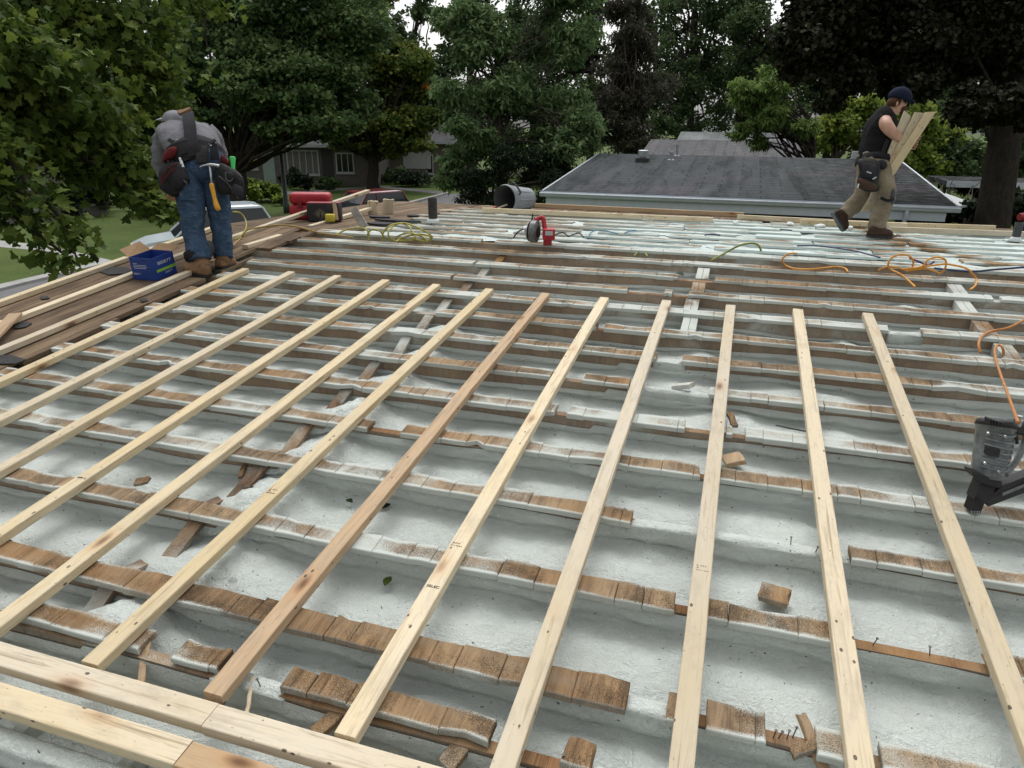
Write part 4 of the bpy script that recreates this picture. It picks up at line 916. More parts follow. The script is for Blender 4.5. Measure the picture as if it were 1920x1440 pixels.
# ---------------------------------------------------------------- cars
m, t, b = new_mat('car_red', .25, .6); b.inputs['Base Color'].default_value = (.16, .012, .018, 1); b.inputs['Coat Weight'].default_value = .6
m, t, b = new_mat('car_pale', .25, .6); b.inputs['Base Color'].default_value = (.52, .6, .64, 1); b.inputs['Coat Weight'].default_value = .6
plain('rubber', (.018, .018, .018), .85); plain('chrome', (.5, .5, .5), .25, .05, metal=.9)
m, t, b = new_mat('headlamp', .15, .6); b.inputs['Base Color'].default_value = (.6, .6, .58, 1)
def car(label, pos, fwd, paint, L=4.4, W=1.78, H=1.6, zs=1.):
    fwd = Vector((fwd.x, fwd.y, 0)).normalized(); sd_ = Vector((fwd.y, -fwd.x, 0)); root = empty('parked_car', pos, label, 'car', 'cars parked on the drive')
    def Q(x, y, z): return pos+fwd*x+sd_*y+UP*z*zs
    hl = L/2; mb = MB()
    def rows(prof): return [[Q(x, y*wd_, z) for (y, z) in [(-1, z0), (-1.0, (z0+z1)/2), (-.93, z1), (.93, z1), (1.0, (z0+z1)/2), (1, z0)]] for x, z0, z1, wd_ in prof]
    hw = W/2
    mb.loft(rows([(-hl, .42, .82, hw*.86), (-hl+.1, .3, .98, hw*.95), (-hl+.6, .25, 1.02, hw), (0, .25, 1.0, hw), (hl-1.25, .25, .98, hw), (hl-.5, .27, .9, hw*.96), (hl-.12, .32, .78, hw*.9), (hl, .42, .66, hw*.8)])); mb.build('body', MAT[paint], root, autosm=35)
    mb = MB()   # cabin
    mb.loft([[Q(x, y*hw*k, z) for (x, y) in ((xb, -1), (xb, 1), (xf, 1), (xf, -1))] for z, xb, xf, k in ((.985, -hl+.25, hl-1.2, .93), (1.28, -hl+.42, hl-1.62, .86), (H-.06, -hl+.65, hl-1.95, .78))]); cb = mb.build('cabin_glass', MAT['window_glass'], root)
    mb = MB(); mb.loft([[Q(x, y*hw*k, z) for (x, y) in ((xb, -1), (xb, 1), (xf, 1), (xf, -1))] for z, xb, xf, k in ((H-.075, -hl+.62, hl-1.9, .8), (H-.03, -hl+.7, hl-2.0, .78), (H, -hl+.95, hl-2.2, .66))]); mb.build('roof', MAT[paint], root)
    for s_ in (-1, 1):
        for (xa, xb2) in ((hl-1.2, hl-1.95), (hl-2.35, hl-2.4), (-hl+.3, -hl+.68)):
            mb = MB(); mb.tube([Q(xa, s_*hw*.935, .98), Q((xa+xb2)/2-.03, s_*hw*.872, 1.27), Q(xb2, s_*hw*.79, H-.06)], .035, 6); mb.build('pillar', MAT[paint], root)
        mb = MB(); mb.ball(Q(hl-1.45, s_*(hw+.1), 1.05), (.06, .1, .07), 8, 6, X=fwd, Y=sd_); mb.build('mirror', MAT[paint], root)
        mb = MB(); mb.ball(Q(hl-.16, s_*hw*.66, .72), (.12, .2, .08), 10, 6, X=fwd, Y=sd_); mb.build('headlight', MAT['headlamp'], root)
        for x in (hl-.85, -hl+.85):
            mb = MB(); mb.tube([Q(x, s_*(hw-.2), .33), Q(x, s_*(hw-.0), .33), Q(x, s_*(hw+.01), .33)], [.33, .33, .28], 20); wh = mb.build('wheel', MAT['rubber'], root)
            mb = MB(); mb.tube([Q(x, s_*(hw+.011), .33), Q(x, s_*(hw+.02), .33)], [.21, .18], 16); mb.build('rim', MAT['chrome'], wh)
    mb = MB(); mb.box(Q(hl-.06, -.45, .5), sd_*.9, fwd*.07, UP*.14); mb.build('grille', MAT['rubber'], root)
    return root
car('dark red car with its windscreen showing between the lumber and wooden stakes', P(682, 405, 29.5)*1-UP*P(682, 405, 29.5).z, -FY*.72-FX*.7, 'car_red', H=1.72)
pw = P(392, 440, 21.5); car('pale car showing its white bonnet and blue-tinted roof behind the worker legs', Vector((pw.x, pw.y, 0)), -FX*.9-FY*.5, 'car_pale', H=1.66, zs=1.22)
# overhead wires at right
wr = MB()
for (a, b_) in (((1500, 235, 40), (2000, 150, 22)), ((1690, 330, 30), (2000, 120, 20))): 
    A, B = P(*a), P(*b_); wr.tube([A.lerp(B, i/14)-UP*.6*math.sin(math.pi*i/14) for i in range(15)], .012, 5)
tag(wr.build('overhead_wire', MAT['lamp_green']), 'thin green overhead wire slanting up past the standing worker', 'wire')
# ---------------------------------------------------------------- things on the roof
def NP(u, v, n=0.): return N(*npx(u, v, n), n)
def FP(u, v, n=.0): return FR(*fpx(u, v, n), n)
def AY(u, v, y): d = ray(u, v); return CAM+d*(y/d.y)
def depth(p): return (p-CAM).dot(CF)
# second lengths of batten and boards past the ridge
board('batten', N(-5.21, 5.12, .0012), N(-5.21, 6.32, .0012), NN, .065, .039, 'new_wood', 'edge board continuing past the blue box behind the worker legs')
a = N(-4.8, 4.95, .002); bE = AY(690, 361, N(0, 8.5).y); board('batten', a, a.lerp(bE, 1.), NN, .065, .039, 'new_wood_pale', 'long loose batten rising over the red case, its far end in the air', 'boards lying on the planked edge')
a = N(-4.395, 5.5, .002); bE = FP(705, 391, .06); board('batten', a, bE, NN, .065, .039, 'new_wood_pale', 'loose batten crossing the planks, ending at the short wooden blocks', 'boards lying on the planked edge')
board('short_board', NP(-120, 745, .045), NP(30, 592, .045), NN, .085, .02, 'new_wood_tan', 'tan board with a rounded end poking in at the left edge, lying across a batten', 'boards lying on the planked edge')
# two boards across the low edge, each in two lengths
for s, x, j, x1, m1, m2, l1, l2 in ((1.05, -3.3, -1.245, 2.2, 'new_wood_pale', 'new_wood_pale', 'pale board across the batten ends, left length up to the dark joint', 'pale board across the batten ends, right length with black stamped letters'),
                       (.93, -3.3, -1.235, 1.8, 'new_wood', 'new_wood_tan', 'lowest board with a knot at its end, left length before the joint', 'lowest board, tan right length after the joint')):
    o = 0 if s > 1 else .0
    board('cross_board', N(x, s, .0012), N(j-.0015, s, .0012), NN, .077, .04, m1, l1, 'boards laid across the low edge'); board('cross_board', N(j+.0015, s-.003, .0012), N(x1, s-.003, .0012), NN, .077, .04, m2, l2, 'boards laid across the low edge')
# lumber along the far eave
FL = [((905, 398), (1336, 417), 'new_wood', 'long pale board along the far edge in front of the grey bin'), ((1003, 389), (1394, 407), 'new_wood_tan', 'board behind the first one along the far edge, under the neighbouring gutter'),
      ((1382, 411), (1700, 428), 'new_wood', 'board along the far edge behind the walking worker'), ((1500, 421), (1864, 432), 'new_wood_yellow', 'board along the far edge right of the walking worker'), ((1668, 435), (1990, 447), 'new_wood_pale', 'board at the right end of the far edge by the black pipe')]
for i, (a, b_, m_, l_) in enumerate(FL):
    A, B = FP(*a, .003), FP(*b_, .003); board('edge_board', A, B, NF, .05, .06, m_, l_, 'boards along the far edge', wob=.003)
plain('foam_scrap', (.66, .7, .69), .8, .1, 60)
for i, (u, v, w_) in enumerate([(1482, 421, 12), (1537, 424, 18), (1592, 427, 14), (1380, 418, 9), (1655, 437, 10)]):
    c_ = FP(u, v, .015); k = depth(c_)/F_PX; mb = MB(); mb.ball(c_, (w_*k*.55, .05, .025), 12, 7)
    mb.v = [tuple(Vector(q)*1+Vector((fnoise(q[0]*30, q[2]*30, i), 0, fnoise(q[1]*30, q[0]*30, 4)))*.02) for q in mb.v]
    tag(mb.build('foam_lump', MAT['foam_scrap'], smooth=True), ['white foam lump against the far edge board, leftmost of the large ones', 'wide white foam lump just left of the walking boot', 'white foam lump between the two boots of the walking worker', 'small white foam lump near where the far boards overlap', 'foam lump right behind the planted boot'][i], 'foam lump', 'foam lumps by the far edge')
# pipes
plain('pipe_black', (.03, .028, .026), .6, .5, 9); plain('pipe_grey', (.05, .055, .06), .6, .2, 12)
for (u, v, h, r_, mt, lb_) in ((812, 417, 45, 8.5, 'pipe_black', 'black rusty vent pipe left of the coiled yellow cord'), (1903, 452, 34, 7, 'pipe_grey', 'dark grey vent pipe near the right edge, before the big trunk')):
    p = FP(u, v, 0); k = depth(p)/F_PX; mb = MB(); R_ = r_*k; H_ = h*k; n_ = 20
    mb.tube([p-UP*.05, p+UP*H_, p+UP*H_, p+UP*(H_-.12)], [R_, R_, R_*.82, R_*.8], n_); r0 = empty('vent_pipe', p, lb_, 'pipe'); mb.build('pipe', MAT[mt], r0, autosm=40)
    mb = MB(); mb.tube([p+UP*.0, p+UP*.035, p+UP*.045], [R_*1.55, R_*1.2, R_*1.02], n_); mb.build('collar', MAT['foam_scrap'], r0, smooth=True)
# grey bin lying on its side
plain('bin_grey', (.21, .23, .25), .5, .1, 6); plain('bin_inside_shaded', (.07, .073, .076), .7, .1, 6)  # same plastic; shadow inside the bin painted in as a darker grey
c0 = FP(946, 397, .0); D0 = depth(c0); k = D0/F_PX
ax = (FX*.62+FY*.78).normalized(); c0 = P(946, 373.5, D0); Ro, Rb, Lb = 26*k, 20.5*k, .52
bn = empty('rubbish_bin', Vector((c0.x, c0.y, c0.z-Ro)), 'grey plastic rubbish bin lying on its side at the far edge, mouth to the left', 'bin')
base_c = c0+ax*Lb-UP*(Ro-Rb)*.8
mb = MB(); mb.tube([c0-ax*.008, c0+ax*.02, c0.lerp(base_c, .5), c0.lerp(base_c, .97), c0.lerp(base_c, .975)], [Ro*.985, Ro*.95, (Ro+Rb)*.48, Rb*.95, .003], 28, cap=False); mb.build('bin_inside_shaded', MAT['bin_inside_shaded'], bn, smooth=False, autosm=40)
mb = MB(); mb.tube([c0, c0.lerp(base_c, .03), c0.lerp(base_c, .06), c0.lerp(base_c, .1), c0.lerp(base_c, .94), base_c, base_c-ax*.004, base_c-ax*.005], [Ro*.99, Ro*1.04, Ro*1.04, Ro, Rb*1.03, Rb, Rb*.6, .004], 28, cap=False); mb.build('bin_body', MAT['bin_grey'], bn, autosm=40)
sx = ax.cross(UP).normalized(); uu = sx.cross(ax)
for an in (-35, 0, 38, 75):     # moulded ribs
    d_ = (-sx*-1*math.cos(rad(an))+uu*math.sin(rad(an))); q0, q1 = c0.lerp(base_c, .22)+d_*Ro*.985, c0.lerp(base_c, .86)+d_*Rb*1.03
    mb = MB(); mb.tube([q0, q1], .008, 6); mb.build('rib', MAT['bin_grey'], bn)
d_ = (sx*math.cos(rad(48))+uu*math.sin(rad(48)))
mb = MB(); q = c0.lerp(base_c, .16)+d_*Ro; e_ = ax; t_ = d_.cross(ax); mb.tube(catmull([q-t_*.09-d_*.01, q-t_*.08+d_*.035, q+t_*.08+d_*.035, q+t_*.09-d_*.01], 4), .013, 7); mb.build('handle', MAT['pipe_grey'], bn)
# mallet by the bin mouth
plain('red_plastic', (.36, .02, .03), .4, .12, 14); plain('red_dark', (.2, .015, .02), .5, .15, 14); plain('black_plastic', (.02, .021, .023), .45, .2, 20); plain('steel', (.42, .43, .44), .35, .12, 30, metal=.8)
plain('yellow_card', (.5, .42, .05), .6, .1); plain('green_plastic', (.06, .5, .12), .45, .1)
p = FP(929, 392, .03); k = depth(p)/F_PX; ml = empty('mallet', p, 'red headed mallet with a light wooden handle at the mouth of the bin', 'mallet'); q = P(951, 383.5, depth(p)+.05)
mb = MB(); d_ = (q-p).normalized(); e_ = d_.cross(FY).normalized(); mb.tube([p-e_*.035, p-e_*.03, p+e_*.03, p+e_*.035], [.02, .027, .027, .02], 14); mb.build('head', MAT['red_plastic'], ml, autosm=40); mb = MB(); mb.tube([p, q], .012, 8); mb.build('handle', MAT['new_wood'], ml)
p = FP(1037, 398.5, .004); mb = MB(); mb.box(p-FX*.07, FX*.14, FY*.03, UP*.022); mb.box(p-FX*.05+UP*.022, FX*.06, FY*.03, UP*.015); tag(mb.build('strap', MAT['red_plastic']), 'small red strap end lying between the far edge boards', 'strap')
plain('grey_weathered', (.3, .28, .25), .9, .25, 16)
plain('guard_grey', (.16, .165, .165), .45, .3, 30, metal=.4)
# circular saw
y_s = N(0, 6.2).y; o = AY(1012, 450, y_s); D0 = depth(o); k = D0/F_PX
def SW(u, v, dd=0.): return P(u, v, D0+dd)
sw = empty('circular_saw', o, 'red and grey circular saw standing on the ridge with its cord', 'saw')
cA = SW(1003, 434, .0); axd = (FX*.93-FY*.35).normalized()
mb = MB(); Rg = 20.5*k
mb.tube([cA-axd*.035, cA-axd*.03, cA+axd*.02, cA+axd*.03], [Rg*.84, Rg, Rg, Rg*.8], 24); mb.build('blade_guard', MAT['guard_grey'], sw, autosm=40)
mb = MB(); mb.tube([cA+axd*.028, cA+axd*.034], [Rg*.6, Rg*.55], 18); mb.build('guard_hub', MAT['black_plastic'], sw)
mb = MB(); mb.tube([cA-axd*.05, cA-axd*.052], [Rg*.92, Rg*.92], 26); mb.build('blade', MAT['steel'], sw)
mb = MB(); a, b_, c_, d_ = SW(982, 429), SW(990, 428), SW(993, 449), SW(987, 449); mb.prism([a, b_, c_, d_], FY*.2); mb.build('base_plate', MAT['white_trim'], sw)
mb = MB(); mb.tube(catmull([SW(1019, 445, .0), SW(1034, 445, .0)], 2), [(.075, .075)]*2, 14); mb.build('motor', MAT['red_plastic'], sw)
mb = MB(); mb.box(SW(1018, 450, -.07), FX*22*k, FY*.16, UP*19*k); mt_ = mb.build('motor_housing', MAT['red_plastic'], sw)
mb = MB(); mb.box(SW(1018, 450, -.07)+FX*4*k+UP*8.5*k-FY*.003, FX*14*k, FY*.0025, UP*8*k); mb.build('label_plate', MAT['white_trim'], mt_)
mb = MB(); mb.tube(catmull([SW(1004, 415), SW(1008, 411), SW(1015, 408), SW(1019, 412), SW(1021, 425), SW(1022, 437)], 5), .022, 9); mb.build('handle', MAT['red_plastic'], sw, smooth=True)
mb = MB(); mb.tube(catmull([SW(1003, 414), SW(1000, 424), SW(998, 432)], 4), .02, 8); mb.build('front_grip', MAT['red_dark'], sw, smooth=True)
mb = MB(); mb.tube([SW(996, 420), SW(999, 401), SW(1004, 414)], .009, 6); mb.build('lever', MAT['black_plastic'], sw)
def cord(name, pts, r, mat, label, cat, k=7, group=None, dens=7):
    mb = MB(); mb.tube(catmull(pts, dens), r, k); return tag(mb.build(name, MAT[mat], smooth=True), label, cat, group)
plain('cord_yellow', (.33, .3, .05), .5, .1, 30); plain('cord_orange', (.62, .27, .03), .5, .1, 30); plain('cord_amber', (.4, .16, .035), .5, .12, 30); plain('cord_blue', (.07, .2, .28), .5, .1, 30); plain('cord_navy', (.02, .035, .09), .5, .1, 30); plain('cord_olive', (.2, .23, .04), .5, .1, 30); plain('cord_purple', (.1, .04, .13), .5, .1)
plain('cord_ochre', (.3, .19, .04), .5, .12, 30)
mb = MB(); mb.tube(catmull([SW(990, 428, .03), SW(980, 430, .02), SW(970, 436, .0), SW(963, 446, -.01)], 6), .007, 6); mb.build('power_cord', MAT['black_plastic'], sw, smooth=True)
mb = MB(); mb.tube(catmull([SW(1038, 443, .03), SW(1048, 437, .05), SW(1058, 437, .05), SW(1066, 443, .0), SW(1074, 440, .05), SW(1086, 437, .07), SW(1094, 445, .0)], 6), .007, 6); mb.build('power_cord', MAT['black_plastic'], sw, smooth=True)
# cords and hoses
yC = N(0, 6.12).y
cord('extension_cord', [AY(u, v, yC+.1*math.sin(i*1.7)) for i, (u, v) in enumerate([(630, 440), (649, 431), (677, 427), (690, 434), (692, 449), (690, 437), (701, 430), (714, 435), (722, 450), (716, 449), (722, 431), (739, 420), (761, 421), (774, 435), (778, 448), (760, 451), (737, 450), (761, 437), (787, 442), (799, 450), (806, 449), (804, 442), (780, 439), (752, 447), (741, 453), (728, 440), (736, 425), (755, 418), (780, 425), (795, 433), (810, 444), (800, 452), (770, 447)])], .0085, 'cord_yellow', 'coiled yellow extension cord with standing loops on the ridge', 'cord')
cord('air_hose', [NP(u, v, .03) for u, v in [(395, 492), (420, 474), (450, 448)]]+[AY(u, v, y_) for u, v, y_ in [(462, 432, 5.9), (490, 426, 6.0), (520, 422.5, 6.05), (540, 423, 6.1), (564, 427, 6.1), (602, 437, 6.1), (639, 442, 6.1), (662, 445, 6.1)]], .0085, 'cord_ochre', 'ochre air hose running from the worker boots to the coiled cord', 'hose')
cord('air_hose', [P(u, v, D_) for u, v, D_ in [(436, 397, 6.6), (450, 399, 6.7), (460, 412, 6.7), (461, 428, 6.6), (452, 441, 6.5), (437, 449, 6.4), (405, 452, 6.4)]], .007, 'cord_yellow', 'yellow hose loop standing beside the worker right leg', 'hose')
T4 = lambda x, y: (1440+x/4, 380+y/4)
yO = N(0, 5.98).y
def CP(u, v, y0=yO, n=.014):
    x, s = npx(u, v, n)
    return N(x, s, n) if (0 < s < y0/math.cos(AL)) else AY(u, v, y0)
cord('air_hose', [CP(*T4(*q)) for q in [(220, 380), (150, 385), (105, 430), (130, 470), (200, 495), (300, 500), (420, 490), (500, 480), (575, 492), (600, 520)]], .0072, 'cord_orange', 'orange air hose looping over the rafter left of the coil', 'hose')
cord('air_hose', [CP(*T4(*q)) for q in [(830, 505), (900, 480), (980, 490), (1060, 510), (1090, 450), (1060, 400), (980, 390), (920, 420), (900, 470), (920, 500), (1000, 540), (1060, 590), (1105, 632)]], .0072, 'cord_orange', 'orange air hose coiled in the middle, its end pointing down the slope', 'hose')
cord('air_hose', [CP(*T4(*q), y0=yO-.06) for q in [(1000, 500), (1150, 480), (1200, 430), (1270, 408), (1330, 430), (1330, 490), (1290, 530), (1250, 515), (1180, 495), (1060, 507), (1120, 490), (1300, 462), (1400, 470), (1500, 500), (1560, 570), (1555, 620), (1515, 652)]], .0072, 'cord_orange', 'right hand coil of orange hose, its long arc bending down to the bridging', 'hose')
cord('air_hose', [NP(u, v, n) for u, v, n in [(1990, 560, .05), (1920, 600, .05), (1890, 615, .03), (1860, 621, .015), (1842, 630, .013), (1835, 645, .013), (1838, 662, -.02)]], .0082, 'cord_amber', 'brownish hose crossing a rafter at the right edge', 'hose')
cord('air_hose', [NP(1882, 668, -.03), NP(1880, 652, .014), NP(1871, 647, .02), NP(1865, 657, .02), NP(1868, 677, .02), NP(1877, 705, .03), NP(1888, 735, .06), NP(1900, 768, .14), P(1909, 792, 2.55)], .0072, 'cord_amber', 'brownish hose dropping to the top of the nail gun', 'hose')
cord('air_hose', [FP(u, v, .02) for u, v in [(1103, 446), (1107, 437), (1118, 432), (1135, 433), (1158, 438)]], .007, 'cord_blue', 'light blue hose curling right of the saw cord', 'hose')
cord('air_hose', [FP(u, v, .02) for u, v in [(1172, 437), (1180, 433.5), (1192, 432)]], .008, 'cord_blue', 'short bit of blue hose surfacing from the foam', 'hose')
cord('air_hose', [FP(u, v, .025) for u, v in [(1495, 461), (1530, 461), (1560, 464), (1600, 470), (1625, 476), (1650, 483)]], .007, 'cord_navy', 'dark blue hose across the white rows left of the orange coil', 'hose')
cord('air_hose', [AY(u, v, yO+.2) for u, v in [(1752, 503), (1790, 507), (1825, 509), (1870, 505), (1925, 501), (1990, 497)]], .0085, 'cord_navy', 'blue hose running off to the right beside the orange coil', 'hose')
cord('air_hose', [AY(u, v, yO+.25) for u, v in [(1705, 484), (1722, 490), (1740, 497), (1752, 490)]], .008, 'cord_purple', 'purple cord end in the middle of the orange coil', 'cord')
cord('extension_cord', [CP(*q, y0=N(0, 6.2).y) for q in [(1333, 488), (1360, 474), (1385, 461), (1408, 456), (1422, 460), (1427, 471)]], .0085, 'cord_olive', 'olive cord arching out of the bay near the ridge', 'cord')
cord('extension_cord', [CP(*q, y0=N(0, 6.2).y, n=-.02) for q in [(1188, 480), (1200, 471), (1207, 472), (1214, 481)]], .0082, 'cord_olive', 'small olive cord loop peeking over a rafter', 'cord')
cord('air_hose', [FP(u, v, .02) for u, v in [(1322, 441), (1335, 439), (1350, 441)]], .008, 'cord_navy', 'short dark hose beside the bare brown patch', 'hose')
# nail gun
tip = NP(1829, 962, .0); D0 = depth(tip)
def NG(u, v, dd=0.): return P(u, v, D0+dd)
ng = empty('nail_gun', tip, 'black and grey nail gun standing on a rafter at the right edge', 'nail gun')
plain('gun_grey', (.13, .145, .15), .3, .35, 26, spec=.6); plain('gun_black', (.014, .014, .015), .5, .3, 30)
a0, a1 = NG(1868, 793), NG(1850, 897); axn = (a1-a0).normalized(); k = D0/F_PX
mb = MB(); mb.tube([a0.lerp(a1, t) for t in (-.06, -.02, .04, .1, .105, .5, .95, 1.0, 1.02)], [(31*k*q, 33*k*q*b_) for q, b_ in ((.55, 1), (.86, 1), (1.0, 1), (1.03, 1), (.97, 1), (.95, .95), (.9, .92), (.86, .9), (.5, 1))], 20, up=FY); mb.build('housing', MAT['gun_grey'], ng, smooth=True)
for t in (.12, .24, .34, .44, .54, .64, .74):
    c_ = a0.lerp(a1, t); mb = MB(); rr = 32*k*(1.0-.07*t); pts = [c_+FX*math.cos(q)*rr*1.01-FY*math.sin(q)*rr*.98+axn*.006*math.sin(q*2) for q in [math.pi*(.12+.7*i/12) for i in range(13)]]; mb.tube(pts, .005, 6); mb.build('housing_rib', MAT['gun_grey'], ng)
mb = MB(); mb.tube([a0.lerp(a1, t) for t in (-.075, -.03, .06, .075)], [(31*k*q, 33*k*q) for q in (.6, .98, 1.07, 1.0)], 20, up=FY); mb.build('top_cap', MAT['gun_black'], ng, smooth=True)
for i in range(6):
    q = NG(1856+i*5.2, 786+i*1.5, -31*k); mb = MB(); mb.box(q, FX*.004, FY*.03, axn*.02); mb.build('vent_slot', MAT['gun_black'], ng)
mb = MB(); mb.tube([NG(1895, 788, -.02), NG(1897, 800, -.03)], [.018, .02], 12); mb.build('trim_knob', MAT['gun_grey'], ng)
mb = MB(); mb.tube(catmull([NG(1890, 800), NG(1920, 803, .03), NG(1960, 812, .06), NG(2010, 830, .1)], 4), [(.03, .026)]*13, 12, up=UP); mb.build('handle', MAT['gun_black'], ng, smooth=True)
mb = MB(); mb.tube(catmull([NG(1885, 890, .0), NG(1903, 868, .01), NG(1918, 838, .03), NG(1925, 812, .03)], 5), .012, 8); mb.build('trigger_guard', MAT['gun_grey'], ng, smooth=True)
mb = MB(); mb.tube([NG(1902, 815, .02), NG(1907, 832, .02)], [.012, .007], 8); mb.build('trigger', MAT['gun_black'], ng)
mb = MB(); mb.prism([NG(1822, 884, -.05), NG(1879, 904, -.05), NG(1876, 916, -.05), NG(1840, 906, -.05), NG(1824, 893, -.05)], FY*.05); mb.build('nose_flange', MAT['gun_black'], ng)
mb = MB(); mb.prism([NG(1842, 898, -.03), NG(1870, 908, -.03), NG(1858, 935, -.03), NG(1846, 944, -.03), NG(1838, 963, -.02), NG(1821, 961, -.02), NG(1832, 930, -.03), NG(1826, 937, -.03)], FY*.05); mb.build('nose', MAT['gun_black'], ng)
for q in (1822, 1827, 1832, 1836): mb = MB(); mb.tube([NG(q, 958, -.02), NG(q+.5, 966, -.018)], [.004, .0012], 5); mb.build('nose_tooth', MAT['steel'], ng)
mb = MB(); mb.prism([NG(1853, 950, -.03), NG(1848, 938, -.03), NG(1880, 911, -.02), NG(2010, 858, .1), NG(2010, 890, .1)], FY*.045); mb.build('magazine', MAT['gun_black'], ng)
mb = MB(); mb.prism([NG(1880, 925, -.035), NG(2010, 872, .095), NG(2010, 876, .095), NG(1880, 930, -.035)], FY*.004); mb.build('magazine_rail', MAT['gun_grey'], ng)
q = NG(1909, 793, -.02); mb = MB(); mb.tube([q+UP*.03, q+UP*.012, q+UP*.012, q-UP*.012], [.0095, .0095, .013, .013], 10); mb.build('hose_fitting', MAT['steel'], ng, autosm=40)
for (u, v) in ((1852, 812), (1884, 818), (1846, 868), (1872, 884)): c_ = NG(u, v, -33*k); mb = MB(); mb.tube([c_, c_-FY*.006], [.006, .005], 8); mb.build('screw', MAT['steel'], ng)
mb = MB(); mb.prism([NG(1853, 838, -33.5*k), NG(1876, 843, -33.5*k), NG(1873, 858, -33.5*k), NG(1850, 853, -33.5*k)], FY*.02); mb.build('label_plate', MAT['gun_black'], ng)
# red tool just inside the right edge
p = FP(1917, 432, .0); D0_ = depth(p); rt = empty('red_tool', p, 'red power tool just showing at the right edge beside the dark pipe', 'power tool'); mb = MB(); mb.tube([P(1911, 407, D0_), P(1926, 406, D0_)], [.045, .05], 10); mb.build('tool_body', MAT['red_dark'], rt); mb = MB(); mb.tube([P(1922, 410, D0_), p+FX*.03], [.03, .03], 8); mb.build('handle', MAT['black_plastic'], rt); mb = MB(); mb.box(p-FX*.03, FX*.12, FY*.08, UP*.06); mb.build('battery', MAT['black_plastic'], rt)
# ---------------------------------------------------------------- cases and boxes on the planked corner
p = FP(583, 412, 0); D0 = depth(p); k = D0/F_PX
rc = empty('tool_case', p, 'bright red plastic case behind the black picture box', 'case')
def rbox(name, o, X, Y, Z, mat, parent, bev=.02, seg=3):
    bm = bmesh.new(); bmesh.ops.create_cube(bm, size=1)
    for v_ in bm.verts: q = v_.co+Vector((.5, .5, .5)); v_.co = Vector(o)+Vector(X)*q.x+Vector(Y)*q.y+Vector(Z)*q.z
    bmesh.ops.bevel(bm, geom=bm.edges[:], offset=bev, segments=seg, affect='EDGES', profile=.5); bmesh.ops.recalc_face_normals(bm, faces=bm.faces[:])
    me = bpy.data.meshes.new(name); bm.to_mesh(me); bm.free(); me.materials.append(MAT[mat]); me.polygons.foreach_set('use_smooth', [True]*len(me.polygons)); me.set_sharp_from_angle(angle=rad(50))
    ob = bpy.data.objects.new(name, me); C.objects.link(ob)
    if parent: put(ob, parent)
    return ob
o = P(543, 412, D0); rbox('case_base', o, FX*77*k, FY*.22, UP*27*k, 'red_plastic', rc, .03, 3); rbox('case_lid', o+UP*27.5*k+FX*1*k, FX*75*k, FY*.22, UP*21*k, 'red_plastic', rc, .045, 4)
mb = MB(); mb.tube(catmull([o+FX*30*k+UP*50*k+FY*.1, o+FX*32*k+UP*56*k+FY*.1, o+FX*52*k+UP*56*k+FY*.1, o+FX*54*k+UP*50*k+FY*.1], 4), .008, 6)
for x in (18, 56): mb = MB(); mb.box(o+FX*x*k+UP*22*k-FY*.012, FX*8*k, FY*.012, UP*12*k); mb.build('latch', MAT['red_dark'], rc)
def picture_mat():
    m, t, b = new_mat('box_print', .45, .4); tc = coords(t, 'Generated'); sp = nd(t, 'SeparateXYZ'); t.links.new(tc, sp.inputs[0])
    n = noise_n(t, coords(t, 'Object', (6, 6, 9)), 2.5, 5, .6); d = math_n(t, 'ADD', math_n(t, 'ABSOLUTE', math_n(t, 'SUBTRACT', sp.outputs[0], .62)), math_n(t, 'ABSOLUTE', math_n(t, 'SUBTRACT', sp.outputs[2], .45)))
    c = ramp(t, math_n(t, 'ADD', d, math_n(t, 'MULTIPLY', n, .35)), [(.12, (.3, .25, .13)), (.32, (.13, .11, .085)), (.6, (.022, .02, .022))]); t.links.new(c, b.inputs['Base Color'])
picture_mat(); plain('card_black', (.018, .016, .018), .5, .2); plain('card_brown', (.3, .19, .1), .8, .1, 20)
def pbox(u, v): return FP(u, v, .0)
p = FP(608, 416, 0); D0 = depth(p); k = D0/F_PX; bx = empty('picture_box', p, 'black cardboard box with a brownish printed picture, standing by the red case', 'box'); o = P(577, 416, D0-.02)
rbox('carton', o, FX*60*k, FY*.16, UP*33*k, 'card_black', bx, .004, 1); mb = MB(); mb.box(o+FX*1.5*k+UP*2*k-FY*.003, FX*38*k, FY*.0025, UP*29*k); mb.build('printed_picture', MAT['box_print'], bx)
mb = MB(); mb.box(o+UP*33.2*k, FX*60*k, FY*.16, UP*1.6*k); mb.build('lid', MAT['red_dark'], bx)
mb = MB(); q = o+FX*25*k-FY*.005+UP*8*k; mb.tube([q, q+UP*8*k], [.006, .009], 6); mb.ball(q+UP*10*k, .009, 8, 6); mb.build('printed_figure', MAT['card_black'], bx)
yb_ = empty('yellow_box', P(617, 416, D0-.05), 'small yellow carton in front of the black picture box', 'box'); rbox('carton', P(610, 416, D0-.16), FX*16*k, FY*.1, UP*13*k, 'yellow_card', yb_, .003, 1); mb = MB(); mb.box(P(612, 412, D0-.163), FX*9*k, FY*.002, UP*5*k); mb.build('label_patch', MAT['card_black'], yb_)
board('upright_offcut', P(632, 414, D0-.1), P(628, 381, D0-.06), -FY, 7*k, .03, 'new_wood_tan', 'short offcut standing upright beside the black picture box', 'offcuts on the planked corner')
